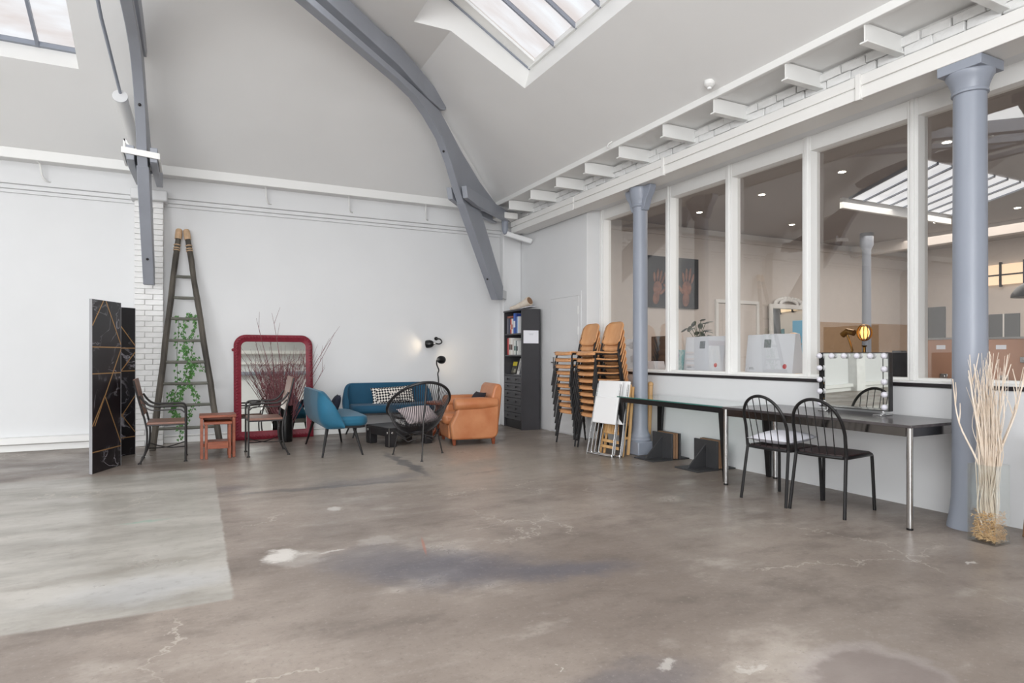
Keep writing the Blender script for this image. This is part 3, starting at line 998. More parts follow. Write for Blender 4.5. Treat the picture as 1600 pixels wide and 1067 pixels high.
# ------------------------------------------------------------------ cast-iron columns
def column(name, label, x, y, r, big):
    t = thing(name, label, 'column', (x, y, 0))
    if big:
        MB().lathe([(r + 0.035, 0), (r + 0.033, 0.02), (r + 0.02, 0.09), (r + 0.008, 0.2), (r + 0.004, 0.5), (r, 1.6), (r - 0.004, 3.0)], 32).build('shaft', M['grey_iron'], t)
        MB().lathe([(r - 0.004, 2.995), (r + 0.008, 3.0), (r + 0.008, 3.015), (r + 0.004, 3.02), (r + 0.012, 3.06), (r + 0.028, 3.10), (r + 0.042, 3.125), (r + 0.042, 3.14)], 32).build('capital', M['grey_iron'], t)
        MB().box(-0.14, -0.14, 3.14, 0.14, 0.14, 3.21).build('abacus', M['grey_iron'], t, bevel=0.004)
    else:
        MB().box(-0.125, -0.125, 0, 0.125, 0.125, 0.16).build('plinth', M['grey_iron'], t, bevel=0.012)
        MB().lathe([(0.125, 0.16), (0.13, 0.18), (0.12, 0.2), (0.125, 0.22), (0.118, 0.24), (r + 0.008, 0.27), (r + 0.002, 0.32), (r, 0.5), (r - 0.004, 2.95), (r - 0.004, 3.0)], 28).build('shaft', M['grey_iron'], t)
        MB().lathe([(r - 0.004, 2.97), (r + 0.012, 2.985), (r + 0.012, 3.0), (r + 0.004, 3.01), (r + 0.014, 3.06), (r + 0.03, 3.10), (r + 0.03, 3.13), (r + 0.036, 3.14), (r + 0.036, 3.21)], 28).build('capital', M['grey_iron'], t)
        for s in (1, -1):
            prof = [(0.05, 3.21), (0.24, 3.21), (0.24, 3.17), (0.21, 3.11), (0.165, 3.06), (0.14, 2.99), (0.11, 2.93), (0.05, 2.93)]
            MB().prism(prof, lambda a, c, d, s=s: (d, -s * a, c), -0.045, 0.045).build('bracket', M['grey_iron'], t, bevel=0.006)
    return t


column('iron_column', 'thick grey iron column with square cap beside tall glass vase', 4.79, 2.478, 0.102, True)
column('iron_column', 'slim grey iron column with side brackets beside folded chairs', 4.79, 6.11, 0.09, False)

# ------------------------------------------------------------------ roof trusses
def truss(label, fn, perp, ulen):
    """u = distance inwards from the ledge, z = height; fn(u, z, d) -> xyz, d across the plane"""
    t = thing('roof_truss', label, 'truss', fn(0.2, 2.2, 0), 0)

    def part(nm, poly, d0, d1, bevel=0.006):
        MB().prism(poly, fn, d0, d1).build(nm, M['grey_timber'], t, bevel=bevel, world=True, smooth=25)
    part('tie_beam', [(1.72, 4.41), (1.76, 4.33), (1.86, 4.295), (2.1, 4.30), (2.36, 4.335), (2.6, 4.375), (ulen, 4.39), (ulen, 4.58), (2.80, 4.575), (2.74, 4.61), (2.70, 4.61), (2.3, 4.56), (1.95, 4.50)], -0.07, 0.07)
    part('curved_rib', [(0.27, 3.55), (0.863, 3.743), (1.366, 3.99), (1.84, 4.29), (2.36, 4.305), (ulen, 4.315), (ulen, 4.245), (2.57, 4.235), (2.30, 4.21), (2.06, 4.124), (1.79, 3.965), (1.59, 3.729), (1.42, 3.46), (1.26, 3.25), (1.0, 3.30), (0.5, 3.42)], -0.05, 0.05)
    part('brace', [(1.30, 3.30), (0.863, 3.33), (0.144, 2.306), (0.166, 2.085), (0.316, 2.077)], -0.06, 0.06)
    for s in (-1, 1):
        part('clamp_plank', [(1.40, 3.49), (0.15, 3.52), (0.10, 3.36), (1.10, 3.31), (1.36, 3.34)], s * 0.15, s * 0.075)
    for u, z in ((1.69, 3.845), (0.55, 2.366)):
        m_ = MB()
        q = fn(u, z, 0)
        m_.ball(q, 0.017, 8, 6)
        m_.build('bolt', M['iron'], t, world=True)
    return t


truss('grey timber roof truss rising from the far right corner', lambda u, z, d: ((4.55 - u + d * 0.7071) * 1.01, (9.4 - u - d * 0.7071) * 1.01, 1.2 + (z - 1.2) * 1.01), None, 5.0)
t2_ = [o for o in COL.objects if o.get('category') == 'truss'][0]
MB().bar((4.44, 9.32, 2.2), (4.66, 9.62, 2.2), 0.09, 0.14).build('bearing_block', M['wall'], t2_, world=True)
t1 = truss('grey timber roof truss above the white brick pier', lambda u, z, d: (-0.55 - d, 9.4 - u, z), None, 6.4)
# white strap round the pier truss
m_ = MB()
ring_ = [(-0.735, 8.0, 3.43), (-0.385, 8.0, 3.40), (-0.385, 8.45, 3.37), (-0.735, 8.45, 3.40)]
for i in range(4):
    m_.bar(ring_[i], ring_[(i + 1) % 4], 0.02, 0.065)
m_.bar((-0.72, 8.05, 3.42), (-0.72, 8.05, 3.56), 0.03, 0.02)
m_.bar((-0.72, 8.05, 3.56), (-0.62, 8.05, 3.40), 0.03, 0.02)
m_.build('strap', M['trim'], t1, world=True)
t = thing('hanging_tube', 'white cylindrical tube on a thin rod beside the pier truss', 'tube', (-0.75, 7.98, 3.99))
mb = MB(); mb.tube([(-0.75, 7.983, 3.99), (-0.69, 8.95, 3.79)], 0.068, 20); mb.build('tube_body', M['trim'], t, world=True)
mb = MB(); mb.tube([(-0.751, 7.965, 3.994), (-0.75, 7.983, 3.99)], 0.074, 20); mb.build('end_cap', M['wall'], t, world=True)
mb = MB(); mb.tube([(-0.75, 7.97, 4.03), (-0.77, 7.5, 4.15), (-0.80, 6.9, 4.32), (-0.82, 5.9, 4.64)], 0.016, 8); mb.build('rod', M['grey_iron'], t, world=True)

# small fittings
t = thing('motion_sensor', 'small round white sensor on ceiling slope above the beam', 'sensor', (4.25, 4.4, zr(4.25)), 0)
MB().lathe([(0.05, 0.01), (0.05, -0.025), (0.035, -0.045), (0.02, -0.05), (0.0, -0.05)], 18).build('housing', M['trim'], t)
MB().lathe([(0.022, -0.05), (0.018, -0.066), (0, -0.07)], 14).build('lens', M['white_plastic'], t)
t = thing('ceiling_hook', 'small white hook on the right ceiling ledge', 'hook', (4.34, 6.05, 3.68), 0)
MB().tube(spline([(0, 0, 0.03), (-0.02, 0, 0), (-0.05, 0.01, -0.02), (-0.05, 0.03, -0.05), (-0.02, 0.04, -0.05)], 4), 0.008, 6).build('hook', M['trim'], t)

# ------------------------------------------------------------------ folding screen
scr = thing('folding_screen', 'black marble folding screen with gold lines, left of the brick pier', 'screen', (-0.85, 8.0, 0))
H = 1.76
legs_ = [((-0.959, 7.525), (-0.757, 7.994)), ((-0.757, 7.999), (-1.04, 8.47)), ((-1.04, 8.475), (-0.685, 8.835))]
pats = [
    [((0.37, 1.0), (0.0, 0.85)), ((0.46, 1.0), (1.0, 0.745)), ((0.0, 0.727), (1.0, 0.727)), ((1.0, 0.715), (0.08, 0.27)), ((0.0, 0.572), (1.0, 0.572)), ((0.42, 0.44), (1.0, 0.14)), ((0.42, 0.44), (0.0, 0.27)), ((0.0, 0.12), (1.0, 0.12))],
    [((0, 0.727), (1, 0.727)), ((0, 0.7), (1, 0.25)), ((0, 0.12), (1, 0.12)), ((0.4, 1), (1, 0.745))],
    [((0.25, 1.0), (1.0, 0.745)), ((0, 0.727), (1, 0.727)), ((1.0, 0.7), (0.2, 0.43)), ((0, 0.572), (1, 0.572)), ((1.0, 0.4), (0.45, 0.2)), ((0.2, 0.43), (1.0, 0.15)), ((0.0, 0.12), (1.0, 0.12)), ((0.3, 0.28), (0.7, 0.28))]]
for (p, q), pat in zip(legs_, pats):
    p, q = Vector((*p, 0)), Vector((*q, 0))
    ln = (q - p).length
    d = (q - p) / ln
    n = Vector((d.y, -d.x, 0))
    if n.dot(-p) < 0:
        n = -n
    up = Vector((0, 0, 1))
    cp = (p + q) / 2
    pan = MB().bar(cp, cp + up * H, ln, 0.026, up=n).build('panel', M['marble'], scr, world=True, smooth=0, bevel=0.002)
    mb = MB()
    for (u0, v0), (u1, v1) in pat:
        a = p + d * ln * (0.005 + 0.99 * u0) + up * H * (0.003 + 0.994 * v0) + n * 0.0135
        c = p + d * ln * (0.005 + 0.99 * u1) + up * H * (0.003 + 0.994 * v1) + n * 0.0135
        mb.bar(a, c, 0.011, 0.004, up=n)
    o = mb.build('inlay', M['marble_gold'], scr, world=True, smooth=0)
    o.parent = pan
    o = MB().bar(p, p + up * H, 0.006, 0.028, up=n).bar(q, q + up * H, 0.006, 0.028, up=n).build('edge_strip', M['screen_edge'], scr, world=True, smooth=0)
    o.parent = pan

# ------------------------------------------------------------------ wrought-iron armchairs
def iron_chair(label):
    t = thing('iron_armchair', label, 'chair', (0, 0, 0), 0, 'wrought iron armchairs')
    for s in (-1, 1):
        y = 0.24 * s
        MB().tube([(0.22, y, 0.0), (0.22, y, 0.56)], 0.011, 8).lathe([(0.02, 0), (0.02, 0.008), (0.011, 0.016)], 10, (0.22, y, 0)).build('leg', M['iron'], t)
        MB().tube(spline([(-0.225, y, 0.0), (-0.17, y, 0.14), (-0.155, y, 0.32), (-0.175, y, 0.47), (-0.235, y, 0.70), (-0.285, y, 0.92)], 5), 0.0105, 8).lathe([(0.02, 0), (0.02, 0.008), (0.011, 0.016)], 10, (-0.225, y, 0)).build('leg', M['iron'], t)
        MB().tube(spline([(0.22, y, 0.55), (0.21, y, 0.60), (0.17, y, 0.625), (0.02, y, 0.625), (-0.10, y, 0.63), (-0.17, y, 0.67), (-0.225, y, 0.75)], 5), 0.0115, 8).build('armrest', M['iron'], t)
        MB().tube(spline([(0.21, y, 0.55), (0.16, y, 0.585), (0.02, y, 0.585), (-0.1, y, 0.585), (-0.16, y, 0.61), (-0.205, y, 0.66)], 5), 0.007, 6).build('arm_scroll', M['iron'], t)
    MB().box(-0.16, -0.245, 0.425, 0.225, 0.245, 0.452).build('seat', M['brown_leather'], t, bevel=0.008)
    MB().tube([(0.22, -0.24, 0.42), (0.22, 0.24, 0.42), (-0.165, 0.24, 0.42), (-0.165, -0.24, 0.42)], 0.009, 8, closed=True).build('seat_frame', M['iron'], t)
    mb = MB()
    mb.bar((-0.195, 0, 0.53), (-0.282, 0, 0.93), 0.47, 0.022, up=(1, 0, 0.2))
    mb.build('backrest', M['brown_leather'], t, bevel=0.006)
    mb = MB()
    mb.tube(spline([(0.22, -0.24, 0.17), (0.03, 0.0, 0.14), (-0.165, 0.24, 0.17)], 4), 0.006, 6)
    mb.tube(spline([(0.22, 0.24, 0.17), (0.03, 0.0, 0.145), (-0.165, -0.24, 0.17)], 4), 0.006, 6)
    mb.build('stretcher', M['iron'], t)
    return t


c = iron_chair('iron armchair with brown seat beside the black marble screen')
c.location = (-0.342, 8.205, 0)
c2 = copy_tree(c)
c2.location = (0.75, 8.18, 0)
c2.rotation_euler = (0, 0, math.pi)
c2['label'] = 'iron armchair with brown back in front of the crimson mirror'

# ------------------------------------------------------------------ ladder and ivy
lad = thing('orchard_ladder', 'tall narrow wooden ladder leaning on the wall, draped with ivy', 'ladder', (-0.12, 9.04, 0))


def lp(u, k):
    """point on a rail: u 0 left, 1 right; k 0 foot, 1 top"""
    return Vector(((-0.508 + 0.283 * k) * (1 - u) + (0.262 - 0.402 * k) * u, 9.04 + 0.60 * k, 2.90 * k))


for u in (0, 1):
    pts, rs = [], []
    for i in range(11):
        k = i / 10
        pts.append(lp(u, k * 0.955) + Vector((0.004 * math.sin(i * 2.1 + u), 0.003 * math.cos(i * 1.7), 0)))
        rs.append(0.039 - 0.004 * k + 0.002 * math.sin(i * 3.0))
    MB().tube(pts, rs, 10).build('rail', M['ladder'], lad, world=True)
    MB().tube([lp(u, 0.952), lp(u, 0.97), lp(u, 0.995), lp(u, 1.0)], [0.041, 0.043, 0.041, 0.03], 10).build('rail_tip', M['tan_wrap'], lad, world=True)
    mb = MB()
    for k in (0.895, 0.905, 0.92):
        mb.tube([lp(u, k), lp(u, k + 0.004)], 0.0425, 10)
    mb.build('rope_binding', M['tan_wrap'], lad, world=True)
for z in (2.245, 1.957, 1.676, 1.388, 1.104, 0.826, 0.551, 0.262):
    k = z / 2.90
    a, c = lp(0, k), lp(1, k)
    MB().tube([a, (a + c) / 2 + Vector((0, 0, -0.004)), c], [0.019, 0.021, 0.019], 8).build('rung', M['rung'], lad, world=True)

ivy = thing('ivy_garland', 'trailing green ivy garland hanging over the ladder rungs', 'plant', (-0.15, 9.2, 0.2))
strands = [[(-0.29, 1.692), (-0.233, 1.667), (-0.227, 1.505), (-0.242, 1.277), (-0.239, 1.017), (-0.233, 0.855)],
           [(-0.089, 1.763), (-0.141, 1.637), (-0.17, 1.441), (-0.147, 1.212), (-0.118, 1.016), (-0.204, 0.822), (-0.276, 0.629), (-0.233, 0.4)],
           [(-0.045, 1.721), (-0.045, 1.541), (-0.147, 1.343), (-0.118, 1.147), (-0.074, 0.983), (-0.161, 0.756), (-0.233, 0.595), (-0.29, 0.467), (-0.219, 0.367), (-0.199, 0.112)],
           [(-0.03, 1.442), (-0.074, 1.212), (-0.001, 1.147), (0.058, 1.014), (0.133, 0.964)],
           [(-0.074, 1.147), (-0.045, 1.048), (-0.118, 0.853), (-0.054, 0.753), (-0.015, 0.621), (-0.089, 0.426), (-0.147, 0.315), (-0.219, 0.399)],
           [(-0.262, 0.726), (-0.29, 0.565), (-0.313, 0.727), (-0.376, 0.551)]]
leaf = [(0, 0), (0.30, -0.22), (0.22, 0.12), (0.55, 0.25), (0.24, 0.42), (0, 1.0), (-0.24, 0.42), (-0.55, 0.25), (-0.22, 0.12), (-0.30, -0.22)]
lv = MB()
for si, st in enumerate(strands):
    pts = spline([(x, 9.09 + 0.207 * z - 0.02 - 0.012 * (si % 3), z) for x, z in st], 9)
    MB().tube(pts, 0.0035, 5).build('vine', M['stem'], ivy, world=True)
    dens = 2 if si in (1, 2, 4) else 1
    for p in pts:
        for _ in range(dens):
            if random.random() < 0.12:
                continue
            sc = random.uniform(0.030, 0.047)
            Mx = Matrix.Translation(p + Vector((random.uniform(-0.035, 0.035), random.uniform(-0.03, 0.01), random.uniform(-0.02, 0.02)))) @ Matrix.Rotation(random.uniform(-0.9, 0.9), 4, 'Z') @ Matrix.Rotation(R(90) + random.uniform(-0.7, 0.5), 4, 'X') @ Matrix.Rotation(math.pi + random.uniform(-1.0, 1.0), 4, 'Z') @ Matrix.Scale(sc, 4)
            lv.add([(x, y, 0.12 * abs(x)) for x, y in leaf], [(0, 1, 2, 3, 4, 5), (0, 5, 6, 7, 8, 9)], Mx)
o = lv.build('foliage', M['ivy'], ivy, world=True, smooth=0)
o['kind'] = 'stuff'

# ------------------------------------------------------------------ nesting tables
def nest(label, x0, x1, y0, y1, h, lw, rails):
    t = thing('nesting_table', label, 'table', ((x0 + x1) / 2, (y0 + y1) / 2, 0), 0, 'nested red-brown tables')
    MB().box(x0, y0, h - 0.03, x1, y1, h).build('tabletop', M['teak'], t, world=True, bevel=0.004)
    for x in (x0 + 0.01, x1 - lw - 0.01):
        for y in (y0 + 0.01, y1 - lw - 0.01):
            MB().box(x, y, 0, x + lw, y + lw, h - 0.03).build('leg', M['teak'], t, world=True, bevel=0.003)
    for z0, z1 in rails:
        MB().box(x0 + lw, y1 - 0.035, z0, x1 - lw, y1 - 0.012, z1).build('rail', M['teak'], t, world=True, bevel=0.002)
    for x in (x0 + 0.015, x1 - 0.035):
        MB().box(x, y0 + lw, h - 0.075, x + 0.02, y1 - lw, h - 0.03).build('side_rail', M['teak'], t, world=True)
    return t


nest('taller red-brown nesting table between the two iron armchairs', 0.015, 0.405, 8.03, 8.36, 0.50, 0.032, ((0.42, 0.47), (0.1, 0.14)))
tt = nest('smaller red-brown nesting table tucked under the taller one', 0.062, 0.357, 7.985, 8.28, 0.425, 0.03, ())
MB().box(0.09, 7.995, 0.115, 0.33, 8.015, 0.19).build('front_rail', M['teak'], tt, world=True, bevel=0.003)
MB().box(0.09, 8.015, 0.18, 0.33, 8.26, 0.195).build('shelf', M['teak'], tt, world=True, bevel=0.002)

# ------------------------------------------------------------------ crimson mirror
mir = thing('wall_mirror', 'large crimson framed mirror with rounded top leaning on the back wall', 'mirror', (0.985, 9.575, 0), rot=(R(-4.6), 0, 0))
W2, HM, fw = 0.535, 1.485, 0.098


def rrect(w, z0, z1, r):
    pts = [(-w, z0), (w, z0)]
    n = 8
    pts += [(w - r + r * math.cos(R(a)), z1 - r + r * math.sin(R(a))) for a in [90 * i / n for i in range(n + 1)]]
    pts += [(-w + r - r * math.sin(R(a)), z1 - r + r * math.cos(R(a))) for a in [90 * i / n for i in range(n + 1)]]
    return pts


outer = rrect(W2, 0, HM, 0.16)
inner = rrect(W2 - fw, fw + 0.02, HM - fw, 0.075)
mids = [((a[0] * 0.62 + c[0] * 0.38), (a[1] * 0.62 + c[1] * 0.38)) for a, c in zip(outer, inner)]
n = len(outer)
vs = []
for loop, y in ((outer, 0.0), (outer, -0.035), (mids, -0.06), (inner, -0.03), (inner, 0.0)):
    vs += [(x, y, z) for x, z in loop]
fs = []
for k in range(4):
    for i in range(n):
        j = (i + 1) % n
        fs.append((k * n + i, k * n + j, (k + 1) * n + j, (k + 1) * n + i))
MB().add(vs, fs).build('frame', M['red_frame'], mir, smooth=50, bevel=0.004)
MB().prism(rrect(W2 - 0.02, 0.02, HM - 0.02, 0.15), lambda a, c, d: (a, d, c), 0.0, 0.012).build('backing', M['black_wood'], mir)
MB().prism(rrect(W2 - fw + 0.004, fw + 0.016, HM - fw + 0.004, 0.077), lambda a, c, d: (a, d, c), -0.018, -0.004).build('mirror_glass', M['mirror'], mir, smooth=0)
mb = MB()
path = [Vector((x, -0.054, z)) for x, z in mids] + [Vector((mids[0][0], -0.054, mids[0][1]))]
acc, step = 0.0, 0.042
for i in range(len(path) - 1):
    seg = path[i + 1] - path[i]
    L_ = seg.length
    while acc < L_:
        p = path[i] + seg * (acc / L_)
        d = seg.normalized()
        sd = Vector((d.z, 0, -d.x))
        q1, q2 = p - sd * 0.022 - d * 0.014, p + sd * 0.022 + d * 0.014
        mb.tube([q1, p + Vector((0, -0.006, 0)), q2], [0.005, 0.011, 0.005], 6)
        acc += step
    acc -= L_
o = mb.build('rope_carving', M['red_frame'], mir)
o['kind'] = 'stuff'
MB().ball((-W2 - 0.005, -0.02, 1.27), 0.022, 10, 6).build('knob', M['red_frame'], mir)

# tall black vase with twigs
vz = thing('floor_vase', 'tall black glossy vase in front of the crimson mirror', 'vase', (1.085, 9.15, 0))
MB().lathe([(0.085, 0), (0.088, 0.01), (0.094, 0.25), (0.103, 0.5), (0.098, 0.5), (0.088, 0.25), (0.08, 0.02), (0, 0.02)], 24).build('vase_body', M['vase_black'], vz)
tw = MB()
rt = random.Random(3)
for k in range(70):
    a = rt.uniform(0, 2 * math.pi)
    sp = rt.uniform(0.05, 0.42)
    hh = rt.uniform(0.95, 1.35)
    base = Vector((1.085 + 0.04 * math.cos(a), 9.15 + 0.04 * math.sin(a), 0.06))
    tip = Vector((1.085 + sp * math.cos(a) * 1.25, 9.15 + sp * math.sin(a) * 0.6, hh))
    m1 = base.lerp(tip, 0.4) + Vector((-0.1 * math.cos(a) * sp, 0, 0.04))
    tip.y = min(tip.y, 9.52)
    pts = spline([base, m1, tip], 5)
    tw.tube(pts, [0.0055 - 0.0042 * i / (len(pts) - 1) for i in range(len(pts))], 5)
    for f in (0.35, 0.45, 0.55, 0.65, 0.75, 0.85):
        if rt.random() < 0.8:
            i = int(f * (len(pts) - 1))
            p = pts[i]
            e = p + Vector((rt.uniform(-0.14, 0.14), rt.uniform(-0.04, 0.04), rt.uniform(0.08, 0.24)))
            tw.tube([p, p.lerp(e, 0.5) + Vector((0.01, 0, 0)), e], [0.003, 0.0022, 0.0012], 4)
for tipx, tipz, bend in ((0.72, 1.70, -0.05), (0.92, 1.78, 0.05), (1.78, 1.52, -0.05), (1.64, 1.02, 0.1), (0.62, 1.2, -0.1), (0.60, 0.95, -0.08), (1.72, 1.38, 0.03)):
    base = Vector((1.085, 9.12, 0.1))
    tip = Vector((tipx, 9.3, tipz))
    pts = spline([base, base.lerp(tip, 0.45) + Vector((bend * 0.5, 0, 0.1)), base.lerp(tip, 0.8) + Vector((bend * 0.3, 0, 0.05)), tip], 5)
    tw.tube(pts, [0.006 - 0.0045 * i / (len(pts) - 1) for i in range(len(pts))], 5)
    for f in (0.6, 0.8):
        p = pts[int(f * (len(pts) - 1))]
        e = p + (tip - base).normalized() * 0.18 + Vector((rt.uniform(-0.1, 0.1), 0, 0.06))
        tw.tube([p, e], [0.0028, 0.0012], 4)
tag(tw.build('dry_twigs', M['twig']), 'bunch of dark red twigs standing in the tall black vase', 'twigs', kind='stuff')

# ------------------------------------------------------------------ settee and sofa (same model, facing +X when rz = 0)
def settee(name, label, cat, loc, rz, fabric):
    t = thing(name, label, cat, loc, rz)
    W_ = 0.64

    def kx(x):
        return max(0.0, 1 - max(0.0, (x + 0.20) / 0.212) ** 1.15)

    def pos(u):
        """U-shaped plan: u 0..1 from the left front end round the back to the right front end"""
        straight, r = 0.09, 0.12
        xb = -0.20
        segs = [straight, math.pi / 2 * r, 2 * (W_ - r), math.pi / 2 * r, straight]
        T = sum(segs)
        s = u * T
        if s < segs[0]:
            return (xb + r + straight - s, -W_), (0, -1), kx(xb + r + straight - s)
        s -= segs[0]
        if s < segs[1]:
            a = s / r
            return (xb + r - r * math.sin(a), -W_ + r - r * math.cos(a)), (-math.sin(a), -math.cos(a)), kx(xb + r - r * math.sin(a))
        s -= segs[1]
        if s < segs[2]:
            e = min(s, segs[2] - s)
            return (xb, -W_ + r + s), (-1, 0), 1.0
        s -= segs[2]
        if s < segs[3]:
            a = s / r
            return (xb + r - r * math.cos(a), W_ - r + r * math.sin(a)), (-math.cos(a), math.sin(a)), kx(xb + r - r * math.cos(a))
        s -= segs[3]
        return (xb + r + s, W_), (0, 1), kx(xb + r + s)

    def surf(side):
        def fn(u, v):
            (x, y), (nx, ny), k = pos(u)
            top = 0.385 + 0.385 * k
            z = 0.325 + (top - 0.325) * v
            lean = 0.045 * max(0, (z - 0.36)) / 0.45 * (1 if nx < -0.01 else 0.25)
            bulge = 0.03 * math.sin(math.pi * min(1, v * 1.0)) if side > 0 else 0.0
            off = (0.028 + bulge) * side
            tuck = -0.05 * max(0, 1 - v * 4) ** 2 if side > 0 else 0
            return (x + nx * (off + lean + tuck), y + ny * (off + lean * 0.4 + tuck), z)
        return fn
    nu, nv = 64, 10
    vs, fs = [], []
    for sd in (1, -1):
        f = surf(sd)
        for j in range(nv + 1):
            for i in range(nu + 1):
                vs.append(f(i / nu, j / nv))
    m = (nu + 1) * (nv + 1)
    for sd in (0, 1):
        for j in range(nv):
            for i in range(nu):
                a = sd * m + j * (nu + 1) + i
                fs.append((a, a + 1, a + nu + 2, a + nu + 1))
    for i in range(nu):
        fs.append((nv * (nu + 1) + i, nv * (nu + 1) + i + 1, m + nv * (nu + 1) + i + 1, m + nv * (nu + 1) + i))
        fs.append((i, i + 1, m + i + 1, m + i))
    for j in range(nv):
        for e in (0, nu):
            a, c = j * (nu + 1) + e, (j + 1) * (nu + 1) + e
            fs.append((a, c, m + c, m + a))
    MB().add(vs, fs).build('shell_back', fabric, t, smooth=60, bevel=0.014, seg=3)
    # thick seat cushion with rounded front
    pl = [(-0.17, -0.60), (0.22, -0.615), (0.295, -0.57), (0.33, -0.46), (0.34, 0), (0.33, 0.46), (0.295, 0.57), (0.22, 0.615), (-0.17, 0.60)]
    MB().prism(pl, lambda a, c, d: (a, c, d), 0.345, 0.465).build('seat', fabric, t, smooth=50, bevel=0.045, seg=4)
    MB().prism([(x * 0.93, y * 0.97) for x, y in pl], lambda a, c, d: (a, c, d), 0.325, 0.35).build('base', M['black_wood'], t)
    for sx in (-1, 1):
        for sy in (-1, 1):
            MB().tube([(0.155 * sx, 0.49 * sy, 0.335), (0.235 * sx, 0.62 * sy, 0.0)], [0.021, 0.011], 10).build('leg', M['black_metal'], t)
    return t


settee('settee', 'bright teal velvet settee seen from its end, beside the crimson mirror', 'settee', (1.53, 8.14, 0), 0, M['teal_fabric'])
settee('sofa', 'dark blue rounded sofa along the back wall', 'sofa', (2.61, 9.33, 0), R(-90), M['blue_fabric'])
o = MB().pillow(0.22, 0.32, 0.11, Matrix.Translation((1.545, 8.12, 0.545)) @ Matrix.Rotation(R(-68), 4, 'Y') @ Matrix.Rotation(R(90), 4, 'Z')).build('throw_pillow', M['navy'], smooth=80)
tag(o, 'dark navy pillow against the back of the teal settee', 'pillow')
pe = thing('throw_pillow', 'long black and cream patterned pillow on the blue sofa', 'pillow', (2.66, 9.38, 0.585), rot=(R(72), R(-3), 0))
MB().pillow(0.66, 0.27, 0.12).build('pillow_cover', M['pattern'], pe, smooth=80)

# ------------------------------------------------------------------ black trunk coffee table
ct = thing('coffee_table', 'low black coffee table with metal corner studs before the blue sofa', 'table', (2.45, 8.33, 0), R(13.5))
a_, b_ = 0.33, 0.315
MB().box(-a_, -b_, 0.225, a_, b_, 0.252).build('tabletop', M['black_wood'], ct, bevel=0.006)
MB().box(-a_ + 0.004, -b_ + 0.004, 0.135, a_ - 0.004, -b_ + 0.024, 0.226).box(-a_ + 0.004, b_ - 0.024, 0.135, a_ - 0.004, b_ - 0.004, 0.226).box(-a_ + 0.004, -b_ + 0.02, 0.135, -a_ + 0.024, b_ - 0.02, 0.226).box(a_ - 0.024, -b_ + 0.02, 0.135, a_ - 0.004, b_ - 0.02, 0.226).build('apron', M['black_wood'], ct, bevel=0.003)
for sx in (-1, 1):
    for sy in (-1, 1):
        x0, x1 = sorted((sx * a_, sx * (a_ - 0.11)))
        y0, y1 = sorted((sy * b_, sy * (b_ - 0.11)))
        MB().box(x0, y0, 0, x1, y1, 0.226).build('leg', M['black_wood'], ct, bevel=0.008)
        mb = MB()
        mb.ball((sx * (a_ - 0.05), sy * (b_ + 0.001), 0.185), 0.017, 12, 8, (1, 0.5, 1))
        mb.ball((sx * (a_ + 0.001), sy * (b_ - 0.05), 0.185), 0.017, 12, 8, (0.5, 1, 1))
        mb.bar((sx * (a_ + 0.001), sy * (b_ + 0.001), 0.01), (sx * (a_ + 0.001), sy * (b_ + 0.001), 0.245), 0.008)
        mb.build('corner_stud', M['brushed'], ct)
cup = thing('white_cup', 'small white cup on the black coffee table', 'cup', (2.37, 8.12, 0.252))
MB().lathe([(0.024, 0), (0.028, 0.004), (0.033, 0.1), (0.03, 0.1), (0.025, 0.008), (0, 0.008)], 20).build('cup_body', M['white_plastic'], cup)
cup2 = copy_tree(cup)
cup2.location = (2.45, 8.16, 0.252)
cup2['label'] = 'second white cup, seen behind the cord chair legs'
cup['group'] = cup2['group'] = 'cups on the coffee table'

# ------------------------------------------------------------------ cord lounge chair, seen from behind
ac = thing('cord_chair', 'round black cord lounge chair seen from behind, facing the sofa', 'chair', (2.33, 7.12, 0))
NR = 84
ring = []
for i in range(NR):
    a = 2 * math.pi * i / NR
    sy = math.sin(a)
    # pear-shaped hoop: y < 0 is the raised back (towards the camera)
    wx = 0.365 * math.cos(a) * (1.0 + 0.05 * -sy)
    y = 0.36 * sy + 0.02
    z = 0.63 - 0.235 * sy - 0.02 * math.cos(2 * a)
    ring.append(Vector((wx, y, z)))
hub = []
for i in range(NR):
    a = 2 * math.pi * i / NR
    hub.append(Vector((0.10 * math.cos(a), 0.02 + 0.10 * math.sin(a), 0.275 - 0.03 * math.sin(a))))
MB().tube(ring, 0.017, 10, closed=True).build('hoop', M['rattan'], ac)
MB().tube(hub, 0.014, 8, closed=True).build('seat_ring', M['rattan'], ac)
cords = MB()
for i in range(NR):
    mid = ring[i].lerp(hub[i], 0.55)
    mid.z -= 0.055
    out = Vector((ring[i].x, ring[i].y - 0.02, 0)).normalized()
    mid += out * 0.03
    cords.tube(spline([ring[i], mid, hub[i]], 4), 0.0042, 5)
o = cords.build('cords', M['rattan'], ac)
o['kind'] = 'stuff'
mb = MB()
for s in (-1, 1):
    mb.tube([(0.06 * s, 0.0, 0.26), (0.17 * s, -0.05, 0.225), (0.26 * s, 0.05, 0.30)], 0.008, 6)
    mb.tube([(0.05 * s, -0.1, 0.23), (0.15 * s, -0.07, 0.19), (0.25 * s, 0.04, 0.27)], 0.008, 6)
mb.build('under_frame', M['iron'], ac)
MB().tube([(-0.085, -0.37, 0.0), (-0.06, -0.355, 0.42), (-0.02, -0.34, 0.865)], 0.0085, 8).lathe([(0.015, 0), (0.015, 0.012)], 8, (-0.085, -0.37, 0)).build('leg', M['iron'], ac)
for s, fx, fy in ((-1, -0.235, 0.265), (1, 0.335, 0.105)):
    MB().tube([(fx, fy, 0), (fx * 0.72, fy * 0.75, 0.36)], 0.0085, 8).lathe([(0.015, 0), (0.015, 0.012)], 8, (fx, fy, 0)).build('leg', M['iron'], ac)
